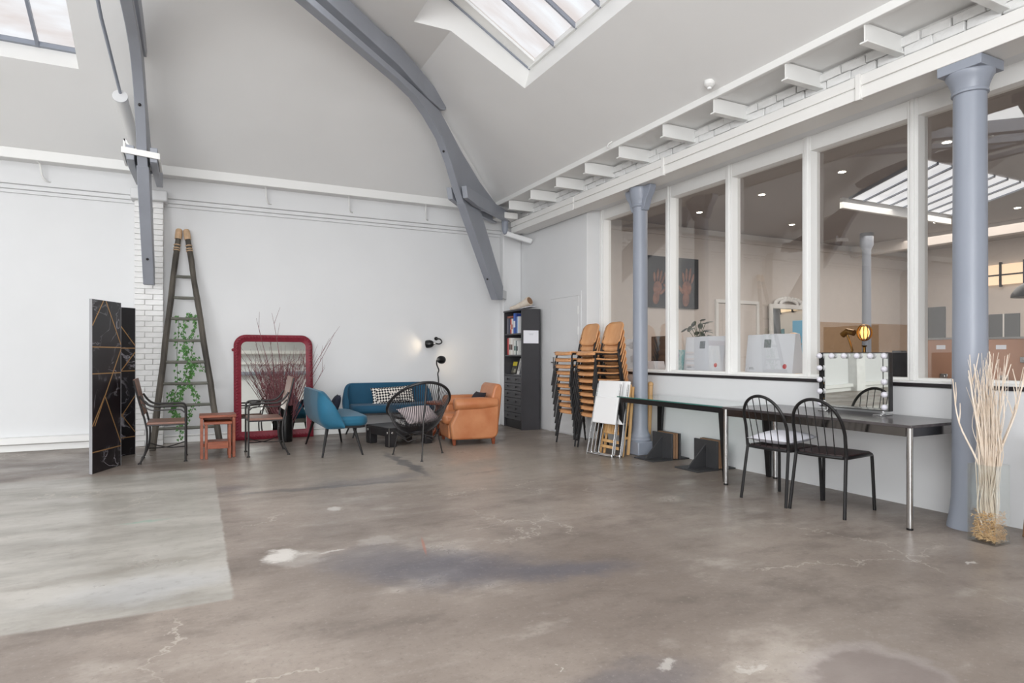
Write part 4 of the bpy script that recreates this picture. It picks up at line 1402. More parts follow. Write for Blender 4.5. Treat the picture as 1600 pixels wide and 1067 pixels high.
o = MB().pillow(0.43, 0.37, 0.13, Matrix.Translation((2.36, 7.20, 0.485)) @ Matrix.Rotation(R(24), 4, 'X') @ Matrix.Rotation(R(8), 4, 'Z')).build('seat_cushion', M['pale_cushion'], smooth=80)
tag(o, 'pale pinkish cushion lying in the black cord chair', 'cushion')

# ------------------------------------------------------------------ tan leather club armchair (faces -X)
ar = thing('club_armchair', 'tan leather club armchair with rolled arms beside the black bookcase', 'armchair', (3.335, 8.05, 0), R(-8))
L_ = M['tan_leather']
for sy in (-1, 1):
    y0, y1 = sorted((sy * 0.385, sy * 0.245))
    prof = [(-0.30, 0.075), (0.24, 0.075), (0.31, 0.10), (0.335, 0.16), (0.345, 0.545), (-0.23, 0.545), (-0.25, 0.42), (-0.325, 0.28)]
    MB().prism(prof, lambda a, c, d: (a, d, c), y0, y1).build('side_panel', L_, ar, bevel=0.03, seg=4, smooth=60)
    mb = MB()
    mb.tube([(-0.265, sy * 0.325, 0.54), (-0.25, sy * 0.325, 0.54), (0.10, sy * 0.325, 0.545), (0.33, sy * 0.325, 0.55)], [0.068, 0.088, 0.086, 0.07], 20, flat=1.1)
    mb.build('armrest', L_, ar, smooth=70, bevel=0.012)
prof = [(0.20, 0.30), (0.235, 0.55), (0.29, 0.76), (0.33, 0.805), (0.385, 0.80), (0.405, 0.74), (0.385, 0.5), (0.345, 0.16), (0.30, 0.08), (0.2, 0.08)]
MB().prism(prof, lambda a, c, d: (a, d, c), -0.325, 0.325).build('backrest', L_, ar, bevel=0.04, seg=4, smooth=60)
MB().box(-0.325, -0.26, 0.075, 0.22, 0.26, 0.27).build('seat_base', L_, ar, bevel=0.025, seg=3, smooth=60)
MB().box(-0.385, -0.24, 0.265, 0.22, 0.24, 0.415).build('seat_cushion', L_, ar, bevel=0.055, seg=5, smooth=70)
for x in (-0.27, 0.27):
    for y in (-0.33, 0.33):
        MB().bar((x, y, 0.09), (x + 0.005, y, 0), 0.05, 0.05, w2=0.036, h2=0.036, up=(1, 0, 0)).build('leg', M['teak'], ar, bevel=0.004)
o = MB().pillow(0.36, 0.30, 0.12, Matrix.Translation((3.46, 8.03, 0.55)) @ Matrix.Rotation(R(-60), 4, 'Y') @ Matrix.Rotation(R(90), 4, 'Z')).build('throw_pillow', M['blk_cushion'], smooth=80)
tag(o, 'small black pillow on the tan leather armchair', 'pillow')

# wooden side table behind
st = thing('side_table', 'small red-brown wooden side table between cord chair and armchair', 'table', (3.18, 8.62, 0), 0)
MB().lathe([(0.0, 0.485), (0.24, 0.485), (0.25, 0.495), (0.25, 0.515), (0.24, 0.52), (0, 0.52)], 28).build('tabletop', M['teak'], st)
for k in range(3):
    a = R(200 + 120 * k)
    c_, s_ = math.cos(a), math.sin(a)
    prof = [(0.05, 0.485), (0.12, 0.485), (0.13, 0.36), (0.12, 0.22), (0.15, 0.12), (0.22, 0.06), (0.24, 0.0), (0.17, 0.0), (0.10, 0.06), (0.06, 0.2), (0.04, 0.36)]
    MB().prism(prof, lambda r, z, d: (r * c_ - d * s_, r * s_ + d * c_, z), -0.016, 0.016).build('leg', M['teak'], st, bevel=0.006)

# ------------------------------------------------------------------ two black spot lamps
def spot_head(par, c, d, power):
    """rounded black lamp head at c, opening along d"""
    q = Vector((0, 0, 1)).rotation_difference(Vector(d).normalized()).to_matrix().to_4x4()
    Mx = Matrix.Translation(c) @ q
    MB().lathe([(0.0, -0.075), (0.028, -0.072), (0.05, -0.05), (0.062, -0.015), (0.064, 0.03), (0.06, 0.05), (0.057, 0.05), (0.058, 0.0), (0.045, -0.045), (0, -0.06)], 22, M=Mx).build('lamp_shade', M['black_metal'], par, world=True)
    MB().ball((0, 0, 0.0), 0.026, 12, 8, M=Mx).build('bulb', M['warm_glow'], par, world=True)
    MB().lathe([(0.012, -0.11), (0.018, -0.1), (0.018, -0.07)], 12, M=Mx).build('socket', M['brushed'], par, world=True)
    ld = bpy.data.lights.new('spot_lamp_light', 'SPOT')
    ld.energy = power
    ld.color = (1, 0.8, 0.55)
    ld.spot_size = R(110)
    ld.spot_blend = 0.8
    ld.shadow_soft_size = 0.03
    lo = bpy.data.objects.new('spot_lamp_light', ld)
    lo.rotation_euler = Vector((0, 0, -1)).rotation_difference(Vector(d).normalized()).to_euler()
    lo.location = Vector(c) + Vector(d).normalized() * 0.055
    COL.objects.link(lo)


wl = thing('wall_lamp', 'black wall spotlight aimed left above the blue sofa', 'lamp', (3.45, YB, 1.42))
spot_head(wl, (3.29, 9.52, 1.37), (-0.8, 0.6, -0.1), 1.0)
MB().tube(spline([(3.36, 9.46, 1.38), (3.44, 9.47, 1.37), (3.50, 9.52, 1.40), (3.50, 9.60, 1.45), (3.47, 9.70, 1.46)], 5), 0.011, 8).build('arm', M['black_metal'], wl, world=True)
MB().lathe([(0.03, 0), (0.03, 0.02)], 14, M=Matrix.Translation((3.47, 9.715, 1.46)) @ Matrix.Rotation(R(90), 4, 'X')).build('wall_plate', M['black_metal'], wl, world=True)
fl_ = thing('floor_lamp', 'slender floor lamp with black head aimed right at the wall', 'lamp', (3.37, 9.30, 0))
spot_head(fl_, (3.41, 9.31, 1.12), (0.75, 0.66, -0.05), 2.2)
MB().tube(spline([(3.37, 9.30, 0.0), (3.37, 9.30, 0.5), (3.365, 9.3, 0.8), (3.355, 9.3, 0.9), (3.37, 9.30, 0.96), (3.335, 9.29, 1.04), (3.325, 9.27, 1.1), (3.345, 9.265, 1.13)], 6), 0.011, 8).build('stem', M['iron'], fl_, world=True)
MB().lathe([(0.13, 0), (0.13, 0.012), (0.02, 0.022), (0.012, 0.05)], 24).build('base', M['black_metal'], fl_)

# ------------------------------------------------------------------ black bookcase
bk = thing('bookcase', 'tall black bookcase with drawers below, in the far corner', 'bookcase', (4.60, 9.18, 0), R(-3))
BW = M['charcoal']
d0, d1, w_, HB = 0.0, 0.33, 0.36, 1.93
MB().box(d0, -w_, 0, d1, -w_ + 0.022, HB).build('side_panel', BW, bk, bevel=0.002)
MB().box(d0, w_ - 0.022, 0, d1, w_, HB).build('side_panel', BW, bk, bevel=0.002)
MB().box(d1 - 0.012, -w_, 0.1, d1, w_, HB).build('back_panel', M['black_wood'], bk)
MB().box(d0 - 0.01, -w_ - 0.006, HB - 0.026, d1, w_ + 0.006, HB).build('top_panel', BW, bk, bevel=0.002)
for z in (1.545, 1.195, 0.875):
    MB().box(d0 + 0.008, -w_ + 0.022, z - 0.022, d1 - 0.01, w_ - 0.022, z).build('shelf', BW, bk, bevel=0.002)
MB().box(d0 + 0.03, -w_ + 0.02, 0.0, d0 + 0.05, w_ - 0.02, 0.14).build('plinth', M['black_wood'], bk)
for k in range(6):
    z0 = 0.145 + k * 0.1185
    dr = MB().box(d0 - 0.004, -w_ + 0.024, z0, d0 + 0.25, w_ - 0.024, z0 + 0.112).build('drawer', BW, bk, bevel=0.003)
    for y in (-0.17, 0.17):
        MB().lathe([(0.008, 0), (0.008, 0.012), (0.017, 0.018), (0.014, 0.028), (0, 0.03)], 12, M=Matrix.Translation((d0 - 0.004, y, z0 + 0.06)) @ Matrix.Rotation(R(-90), 4, 'Y')).build('knob', M['black_metal'], dr)
RB = Matrix.Translation((4.60, 9.18, 0)) @ Matrix.Rotation(R(-3), 4, 'Z')


def book(label, y, z, th, hh, dp, rgb, rgb2=None, lean=0.0, flat_=False, cover=None, x0=0.03, group='books on the black bookcase', name='book'):
    nm = 'book_cover_%d_%d_%d' % rgb
    mt = M.get(nm) or mat(nm, rgb, 0.5)
    M[nm] = mt
    loc = RB @ Vector((x0, y, z))
    t = thing(name, label, 'book', loc, R(-3), group, rot=(lean, 0, R(-3)))
    if flat_:
        MB().box(0, -hh / 2, 0, dp, hh / 2, th).build('cover', mt, t, bevel=0.002)
        MB().box(0.004, -hh / 2 + 0.004, 0.004, dp + 0.001, hh / 2 + 0.001, th - 0.004).build('pages', M['paper'], t)
    else:
        MB().box(0, -th / 2, 0, dp, th / 2, hh).build('cover', mt, t, bevel=0.002)
        MB().box(0.006, -th / 2 + 0.003, 0.004, dp + 0.001, th / 2 - 0.003, hh + 0.001).build('pages', M['paper'], t)
        if rgb2:
            n2 = 'book_label_%d_%d_%d' % rgb2
            M[n2] = M.get(n2) or mat(n2, rgb2, 0.5)
            MB().box(-0.001, -th / 2 + 0.002, hh * 0.3, 0.002, th / 2 - 0.002, hh * 0.62).build('spine_label', M[n2], t)
    return t


# seen from the camera the shelf runs from y = +w_ (left) to -w_ (right)
def shelf_row(z, start, items):
    y = start
    for lab, th, hh, rgb, rgb2, lean in items:
        y -= th / 2
        book(lab, y, z, th, hh, 0.2, rgb, rgb2, lean)
        y -= th / 2 + 0.004


shelf_row(1.546, 0.30, [
    ('grey book at the left end of the top bookcase shelf', 0.045, 0.26, (120, 120, 128), None, 0),
    ('slate blue book, second from left on the top bookcase shelf', 0.045, 0.25, (78, 80, 98), None, 0),
    ('dark blue book, third from left on the top bookcase shelf', 0.04, 0.25, (52, 56, 78), None, 0),
    ('orange-red book on the top bookcase shelf', 0.045, 0.24, (216, 84, 52), (236, 200, 180), 0),
    ('white book beside the orange-red one on the top shelf', 0.04, 0.245, (228, 226, 222), (180, 60, 50), 0),
    ('pale grey book before the tall blue ones', 0.03, 0.24, (186, 186, 190), None, 0),
    ('tall bright blue book on the top bookcase shelf', 0.075, 0.33, (44, 92, 182), (230, 232, 238), 0),
    ('tall navy book beside the bright blue one', 0.045, 0.325, (34, 58, 128), None, 0),
    ('light blue book at right of the top bookcase shelf', 0.035, 0.27, (120, 160, 214), None, 0),
    ('white book at the right end of the top bookcase shelf', 0.035, 0.27, (222, 222, 224), None, 0)])
book('red-brown book lying flat across the books on the top shelf', 0.18, 1.546 + 0.262, 0.03, 0.22, 0.16, (150, 84, 66), flat_=True)
shelf_row(1.196, 0.29, [
    ('red book at the left end of the middle bookcase shelf', 0.035, 0.275, (188, 60, 62), None, 0),
    ('pinkish red book, second on the middle bookcase shelf', 0.035, 0.28, (206, 112, 112), None, 0),
    ('wide cream book on the middle bookcase shelf', 0.065, 0.28, (224, 216, 206), (70, 66, 64), 0),
    ('white book with dark spot on the middle bookcase shelf', 0.07, 0.275, (232, 230, 226), (90, 60, 50), 0),
    ('pale grey book on the middle bookcase shelf', 0.06, 0.265, (208, 204, 198), None, 0),
    ('white book with green label on the middle bookcase shelf', 0.06, 0.235, (226, 228, 224), (52, 96, 92), 0),
    ('thin dark green book on the middle bookcase shelf', 0.03, 0.23, (44, 76, 72), None, 0),
    ('white book at the right end of the middle bookcase shelf', 0.05, 0.225, (216, 216, 214), (60, 60, 60), 0)])


def magazine(label, y, hh, ww, rgb, marks, lean=R(14), x0=0.09):
    loc = RB @ Vector((x0, y, 0.876))
    t = thing('magazine', label, 'magazine', loc, 0, 'magazines on the lowest open shelf', rot=(0, lean, R(-3)))
    nm = 'magazine_%d_%d_%d' % rgb
    M[nm] = M.get(nm) or mat(nm, rgb, 0.45)
    MB().box(0, -ww / 2, 0, 0.008, ww / 2, hh).build('cover', M[nm], t)
    for c, (a0, b0, a1, b1) in marks:
        nm2 = 'magazine_print_%d_%d_%d' % c
        M[nm2] = M.get(nm2) or mat(nm2, c, 0.5)
        MB().box(-0.0012, ww * (a0 - 0.5), hh * b0, 0.0005, ww * (a1 - 0.5), hh * b1).build('print', M[nm2], t)
    return t


magazine('yellow and black magazine standing on the lowest open shelf', 0.19, 0.23, 0.2, (58, 56, 50), [((214, 198, 60), (0.08, 0.62, 0.92, 0.92)), ((150, 148, 130), (0.1, 0.12, 0.5, 0.4)), ((96, 94, 84), (0.55, 0.1, 0.9, 0.5))])
magazine('white magazine in the middle of the lowest open shelf', -0.01, 0.27, 0.17, (222, 220, 216), [((170, 168, 166), (0.12, 0.2, 0.88, 0.75))], x0=0.105)
magazine('dark portrait magazine at right of the lowest open shelf', -0.2, 0.31, 0.22, (70, 72, 78), [((176, 176, 176), (0.3, 0.35, 0.7, 0.8)), ((36, 36, 40), (0.25, 0.08, 0.8, 0.36)), ((120, 122, 126), (0.05, 0.85, 0.95, 0.95))], x0=0.075)
o = MB().box(-0.05, 0.24, 0.0, 0.05, 0.38, 0.002).build('paper_strip', M['paper'], None)
o.data.transform(Matrix.Translation(RB @ Vector((0.07, -0.1, 0.8765))) @ Matrix.Translation((0, -0.3, 0)))
tag(o, 'white paper strip lying before the magazines on the shelf', 'paper')
# sheet of paper on the bookcase side
sh = MB().box(0.02, -0.0015, 0, 0.285, 0.0, 0.205)
o = sh.build('paper_sheet', M['paper'], None, smooth=0)
o.data.transform(RB @ Matrix.Translation((0.01, -w_ - 0.0005, 1.38)))
tag(o, 'white sheet of paper taped to the bookcase side', 'paper')
MB_ = MB().box(0.11, -0.0022, 0.15, 0.2, -0.0012, 0.153).box(0.12, -0.0022, 0.135, 0.19, -0.0012, 0.1375)
q = MB_.build('print', M['print_grey'], None)
q.data.transform(RB @ Matrix.Translation((0.01, -w_ - 0.0005, 1.38)))
q.parent = o
# crumpled paper roll on the bookcase
rl = thing('paper_roll', 'crumpled cream paper roll lying on top of the black bookcase', 'paper roll', (4.75, 9.1, HB))
mb = MB()
mb.tube([(4.66, 9.36, HB + 0.035), (4.70, 9.22, HB + 0.05), (4.75, 9.08, HB + 0.09), (4.80, 8.96, HB + 0.14)], [0.03, 0.045, 0.06, 0.075], 14)
mb.build('roll', M['pale_branch'], rl, world=True)
MB().tube([(4.795, 8.972, HB + 0.135), (4.803, 8.953, HB + 0.143)], 0.06, 14).build('roll_end', M['board'], rl, world=True)
MB().bar((4.72, 9.3, HB + 0.005), (4.85, 8.95, HB + 0.05), 0.14, 0.01).build('loose_sheet', M['paper'], rl, world=True)

# ------------------------------------------------------------------ stacking chairs (face -X), ten in each stack
def stack_chair():
    t = thing('stacking_chair', 'x', 'chair', (0, 0, 0), 0, 'x')
    # bent plywood seat, front edge rolled down
    prof = [(-0.212, 0.418), (-0.205, 0.436), (-0.185, 0.45), (-0.15, 0.456), (0.0, 0.447), (0.12, 0.445), (0.19, 0.452)]

    def seat(u, v):
        k = u * (len(prof) - 1)
        i = min(int(k), len(prof) - 2)
        f = k - i
        x = prof[i][0] + (prof[i + 1][0] - prof[i][0]) * f
        z = prof[i][1] + (prof[i + 1][1] - prof[i][1]) * f
        y = (v - 0.5) * (0.42 - 0.03 * u)
        rnd = 0.04 * max(0, (abs(v - 0.5) * 2)) ** 4
        return (x + (rnd if u < 0.3 else 0), y, z - 0.006 * (1 - (2 * v - 1) ** 2))
    MB().grid(seat, 10, 8).build('seat', M['oak'], t, solid=0.02, smooth=60)

    def back(u, v):
        z = 0.545 + 0.30 * v
        w2 = 0.2 * (1 - 0.10 * (2 * v - 1) ** 6 - 0.04 * v)
        y = (u - 0.5) * 2 * w2
        edge = abs(2 * u - 1)
        z -= 0.035 * edge ** 5 * (1 if v > 0.5 else -1) * abs(2 * v - 1) ** 3
        return (0.20 + 0.09 * v + 0.03 * (1 - edge ** 2), y, z)
    MB().grid(back, 10, 8).build('backrest', M['oak'], t, solid=0.012, smooth=60)
    for s in (-1, 1):
        y = 0.19 * s
        MB().tube(spline([(-0.215, y * 1.22, 0.0), (-0.17, y * 1.12, 0.3), (-0.15, y, 0.415), (-0.12, y, 0.432)], 3), 0.0115, 8).build('leg', M['black_metal'], t)
        MB().tube(spline([(0.26, y * 1.22, 0.0), (0.21, y * 1.12, 0.3), (0.19, y, 0.43), (0.205, y * 0.98, 0.54), (0.245, y * 0.92, 0.66)], 3), 0.0115, 8).build('leg', M['black_metal'], t)
    MB().tube([(-0.13, -0.19, 0.43), (0.19, -0.19, 0.43), (0.19, 0.19, 0.43), (-0.13, 0.19, 0.43)], 0.010, 8, closed=True).build('seat_frame', M['black_metal'], t)
    return t


proto = stack_chair()
ords = ['topmost', 'second from top', 'third from top', 'fourth from top', 'fifth from top', 'sixth from top', 'seventh from top', 'eighth from top', 'ninth from top', 'bottom']
first = True
for st_name, cx, cy in (('stack beside the white door', 4.62, 7.21), ('stack beside the slim column', 4.62, 6.67)):
    for k in range(10):
        o = proto if first else copy_tree(proto)
        first = False
        lvl = 9 - k
        o.location = (cx - 0.0085 * lvl + random.uniform(-0.003, 0.003), cy + random.uniform(-0.004, 0.004), 0.0865 * lvl)
        o.rotation_euler = (0, 0, random.uniform(-0.012, 0.012))
        o['label'] = 'beech and black steel chair, %s of the %s' % (ords[k], st_name)
        o['group'] = 'chairs of the ' + st_name

# ------------------------------------------------------------------ folded chairs leaning by the slim column
def folded_white(label, loc, rz, lean):
    t = thing('folding_chair', label, 'chair', loc, rz, 'white folding chairs', rot=(0, lean, rz))
    # built upright in the YZ plane, front to -X
    MB().box(-0.012, -0.2, 0.66, 0.012, 0.2, 0.90).build('backrest', M['white_plastic'], t, bevel=0.01)
    MB().box(-0.03, -0.195, 0.38, -0.006, 0.195, 0.70).build('seat', M['white_plastic'], t, bevel=0.01)

    def loop(x, w0, w1, z0, z1, r=0.05):
        pts = [(x, -w0, z1), (x, -w1, z0 + r), (x, -w1 + r * 0.3, z0 + r * 0.3), (x, -w1 + r, z0), (x, w1 - r, z0), (x, w1 - r * 0.3, z0 + r * 0.3), (x, w1, z0 + r), (x, w0, z1)]
        return MB().tube(spline(pts, 3), 0.0105, 8)
    loop(-0.02, 0.19, 0.215, 0.012, 0.86).build('front_loop', M['chrome'], t)
    loop(0.025, 0.17, 0.195, 0.012, 0.56).build('rear_loop', M['chrome'], t)
    MB().tube([(0.0, -0.2, 0.40), (0.0, 0.2, 0.40)], 0.008, 8).build('hinge_bar', M['chrome'], t)
    return t


fa = folded_white('white folding chair with chrome legs, front one of the pair', (4.285, 6.215, 0), R(9), R(11))
fb = copy_tree(fa)
fb.location = (4.355, 6.16, 0)
fb['label'] = 'white folding chair half hidden behind the front white one'


def folded_wood(label, loc, rz, lean):
    t = thing('wooden_folding_chair', label, 'chair', loc, rz, 'wooden slatted folding chairs', rot=(0, lean, rz))
    for s in (-1, 1):
        MB().bar((0, 0.205 * s, 0.0), (0, 0.195 * s, 0.86), 0.03, 0.022, up=(1, 0, 0)).build('rail', M['pine'], t, bevel=0.003)
        MB().bar((0.032, 0.165 * s, 0.0), (0.032, 0.165 * s, 0.62), 0.028, 0.022, up=(1, 0, 0)).build('rail', M['pine'], t, bevel=0.003)
    for z in (0.07, 0.14, 0.245):
        MB().box(-0.012, -0.2, z, 0.012, 0.2, z + 0.035).build('cross_rail', M['pine'], t, bevel=0.003)
    for k in range(7):
        y = -0.135 + k * 0.045
        MB().box(-0.022, y - 0.015, 0.26, -0.006, y + 0.015, 0.56).build('slat', M['pine'], t, bevel=0.002)
    for z in (0.76, 0.82):
        MB().box(-0.012, -0.2, z, 0.004, 0.2, z + 0.04).build('slat', M['pine'], t, bevel=0.003)
    return t


wa = folded_wood('pale wooden folding chair standing behind the white folding chairs', (4.43, 6.21, 0), R(4), R(9))
tr = thing('folded_trestle', 'folded pale wooden trestle of two narrow planks leaning on the slim column', 'trestle', (4.56, 6.12, 0))
for k, (fx, fy, tx, ty, tz) in enumerate(((4.525, 6.105, 4.635, 6.14, 0.80), (4.60, 6.10, 4.675, 6.10, 0.815))):
    MB().bar((fx, fy, 0), (tx, ty, tz), 0.034, 0.022, up=(0, 1, 0)).build('plank', M['pine'], tr, world=True, bevel=0.003)
MB().bar((4.55, 6.12, 0.2), (4.63, 6.115, 0.2), 0.02, 0.03).build('cross_rail', M['pine'], tr, world=True, bevel=0.002)
po = thing('wooden_pole', 'brown wooden pole with rounded top standing behind the slim column', 'pole', (4.99, 6.21, 0))
MB().tube([(4.985, 6.205, 0), (5.03, 6.215, 0.81)], [0.028, 0.03], 10).build('shaft', M['pine'], po, world=True)
MB().ball((5.031, 6.215, 0.83), 0.036, 12, 8).build('knob', M['pine'], po, world=True)

# ------------------------------------------------------------------ glass-topped table with black wedge legs
gt = thing('glass_table', 'glass topped table with black wedge legs beside the slim column', 'table', (4.73, 5.21, 0))
x0, x1, y0, y1 = 4.42, 5.04, 4.35, 6.07
MB().box(x0, y0, 0.70, x1, y1, 0.712).build('glass_top', M['table_glass'], gt, world=True, smooth=0)
e = 0.002
MB().box(x0 - e, y0 - e, 0.7005, x0, y1 + e, 0.7115).box(x0, y0 - e, 0.7005, x1, y0, 0.7115).box(x0, y1, 0.7005, x1, y1 + e, 0.7115).build('glass_edge', M['glass_edge'], gt, world=True, smooth=0)
mb = MB()
mb.box(x0 + 0.01, y0 + 0.02, 0.645, x0 + 0.04, y1 - 0.02, 0.699); mb.box(x1 - 0.04, y0 + 0.02, 0.645, x1 - 0.01, y1 - 0.02, 0.699)
mb.box(x0 + 0.04, y0 + 0.02, 0.655, x1 - 0.04, y0 + 0.05, 0.699); mb.box(x0 + 0.04, y1 - 0.05, 0.655, x1 - 0.04, y1 - 0.02, 0.699)
mb.build('frame', M['black_metal'], gt, world=True, bevel=0.003)
for x in (x0 + 0.025, x1 - 0.025):
    for y, s in ((y0 + 0.02, 1), (y1 - 0.02, -1)):
        wdt = 0.105 if not (x < 4.6 and s < 0) else 0.09
        prof = [(0, 0.655), (wdt, 0.655), (0.045, 0), (0, 0)]
        MB().prism(prof, lambda a, c, d, x=x, y=y, s=s: (x + d, y + s * a, c), -0.015, 0.015).build('leg', M['black_metal'], gt, world=True, bevel=0.004)

# ------------------------------------------------------------------ slate table with chrome legs
dt = thing('slate_table', 'long dark topped table with round chrome legs under the partition', 'table', (4.69, 3.45, 0))
x0, x1, y0, y1 = 4.335, 5.03, 2.605, 4.33
MB().box(x0, y0, 0.697, x1, y1, 0.718).build('tabletop', M['table_slate'], dt, world=True, bevel=0.003)
for x in (x0 + 0.025, x1 - 0.025):
    for y in (y0 + 0.025, y1 - 0.025):
        MB().tube([(x, y, 0.012), (x, y, 0.697)], 0.0205, 20).build('leg', M['chrome'], dt, world=True)
        MB().tube([(x, y, 0.0), (x, y, 0.014)], 0.021, 16).build('foot_cap', M['black_metal'], dt, world=True)
mb = MB()
mb.box(x0 + 0.02, y0 + 0.05, 0.635, x0 + 0.03, y1 - 0.05, 0.697)
mb.box(x1 - 0.03, y0 + 0.05, 0.635, x1 - 0.02, y1 - 0.05, 0.697)
mb.box(x0 + 0.05, y0 + 0.02, 0.635, x1 - 0.05, y0 + 0.03, 0.697)
mb.box(x0 + 0.05, y1 - 0.03, 0.635, x1 - 0.05, y1 - 0.02, 0.697)
mb.build('apron', M['apron_steel'], dt, world=True)

# ------------------------------------------------------------------ hoop-back metal chairs (face +X)
def hoop_chair(label):
    t = thing('hoop_back_chair', label, 'chair', (0, 0, 0), 0, 'black hoop back chairs')
    # seat: rounded dark plate
    pl = [(-0.19, -0.165), (-0.2, -0.1), (-0.205, 0), (-0.2, 0.1), (-0.19, 0.165), (-0.16, 0.19), (0.17, 0.2), (0.2, 0.18), (0.21, 0.12), (0.21, -0.12), (0.2, -0.18), (0.17, -0.2), (-0.16, -0.19)]
    MB().prism(pl, lambda a, c, d: (a, c, d), 0.438, 0.455).build('seat', M['dark_seat'], t, bevel=0.006)
    MB().tube([(a * 1.02, c * 1.02, 0.436) for a, c in pl], 0.0125, 8, closed=True).build('seat_frame', M['black_metal'], t)
    # hoop and rear legs
    pts = [(-0.19, -0.195, 0.44), (-0.205, -0.195, 0.56)]
    for i in range(13):
        a = math.pi * i / 12
        pts.append((-0.215 - 0.085 * math.sin(a) ** 0.8 - 0.0, -0.195 * math.cos(a), 0.62 + 0.245 * math.sin(a) ** 0.85))
    pts += [(-0.205, 0.195, 0.56), (-0.19, 0.195, 0.44)]
    MB().tube(spline(pts, 3), 0.0125, 10).build('back_hoop', M['black_metal'], t)
    for s in (-1, 1):
        MB().tube(spline([(-0.185, 0.192 * s, 0.46), (-0.2, 0.195 * s, 0.38), (-0.25, 0.212 * s, 0.0)], 4), 0.0125, 10).build('leg', M['black_metal'], t)
        MB().tube(spline([(0.15, 0.195 * s, 0.437), (0.2, 0.19 * s, 0.425), (0.215, 0.19 * s, 0.38), (0.232, 0.2 * s, 0.0)], 4), 0.0125, 10).build('leg', M['black_metal'], t)
    for k in range(5):
        y = -0.13 + 0.065 * k
        zt = 0.62 + 0.245 * (max(0, 1 - (y / 0.195) ** 2)) ** 0.425
        xt = -0.215 - 0.085 * (1 - (y / 0.195) ** 2) ** 0.4
        MB().tube([(-0.2, y * 0.9, 0.44), (xt, y, zt)], 0.0038, 6).build('spindle', M['black_metal'], t)
    return t


h1 = hoop_chair('black hoop back chair with dark seat, nearer the thick column')
h1.location = (4.412, 3.248, 0)
h1.rotation_euler = (0, 0, R(9))
h2 = copy_tree(h1)
h2.location = (4.345, 3.665, 0)
h2.rotation_euler = (0, 0, R(4))
h2['label'] = 'black hoop back chair with a pale cushion at the dark table'
o = MB().pillow(0.4, 0.4, 0.1, Matrix.Translation((4.345, 3.665, 0.515)) @ Matrix.Rotation(R(8), 4, 'Z') @ Matrix.Rotation(R(-3), 4, 'Y')).build('seat_cushion', mat('white_grey_cushion', (222, 222, 230), 0.85, var=0.05, scale=6), smooth=80)
tag(o, 'pale grey square cushion on the hoop back chair', 'cushion')

# ------------------------------------------------------------------ bulb-lit make-up mirror
vm = thing('makeup_mirror', 'black framed make-up mirror ringed with white bulbs on the dark table', 'mirror', (4.83, 3.38, 0.718), rot=(0, R(-0.9), R(1.5)))
MB().box(0.0, -0.305, 0.035, 0.05, 0.305, 0.50).build('frame', M['black_metal'], vm, bevel=0.004)
MB().box(-0.003, -0.255, 0.042, 0.001, 0.262, 0.492).build('mirror_glass', M['mirror'], vm, smooth=0)
MB().box(-0.003, -0.298, 0.042, 0.001, -0.263, 0.492).build('mirror_glass', M['mirror'], vm, smooth=0)
for k in range(6):
    MB().ball((-0.025, -0.28 + k * 0.112, 0.472), 0.0235, 14, 10).build('bulb', M['bulb'], vm)
for s in (-1, 1):
    for k in range(4):
        MB().ball((-0.025, s * 0.28, 0.068 + k * 0.1), 0.0235, 14, 10).build('bulb', M['bulb'], vm)
for y in (-0.24, 0.24):
    MB().box(-0.06, y - 0.035, 0.0, 0.10, y + 0.035, 0.012).box(0.005, y - 0.012, 0.01, 0.04, y + 0.012, 0.045).build('foot', M['chrome'], vm, bevel=0.003)

# ------------------------------------------------------------------ book-end stands under the glass table
def stand(label, x, y, facing):
    t = thing('gusset_stand', label, 'stand', (x, y, 0), 0, 'gusseted stands under the glass table')
    f = facing
    ln = 0.29 if f < 0 else 0.145
    MB().box(*sorted_box(0, -0.17, 0, f * ln, 0.17, 0.014)).build('base_plate', M['grey_plate'], t, bevel=0.002)
    MB().box(*sorted_box(0, -0.17, 0.014, f * 0.02, 0.17, 0.30)).build('upright_plate', M['grey_plate'], t, bevel=0.002)
    MB().prism([(f * 0.02, 0.014), (f * (ln - 0.02), 0.014), (f * 0.02, 0.255)], lambda a, c, d: (a, d, c), -0.009, 0.009).build('gusset', M['grey_plate'], t, bevel=0.001)
    return t


def sorted_box(x0, y0, z0, x1, y1, z1):
    return min(x0, x1), min(y0, y1), min(z0, z1), max(x0, x1), max(y0, y1), max(z0, z1)


for y, nm in ((5.725, 'farther'), (5.03, 'nearer')):
    stand('dark grey gusseted stand, front one of the %s pair' % nm, 4.82, y, -1)
    stand('dark grey gusseted stand, rear one of the %s pair' % nm, 4.915, y, 1)
    for k, (dx, wy) in enumerate(((4.842, 0.16), (4.876, 0.165))):
        o = MB().box(dx - 0.014, y - wy - 0.006, 0.016, dx + 0.014, y + wy - 0.02, 0.29 + 0.012 * k).build('fibreboard', M['board'], smooth=0, bevel=0.002)
        tag(o, '%s brown board held between the %s pair of grey stands' % (('front', 'rear')[k], nm), 'board', 'boards between the grey stands')

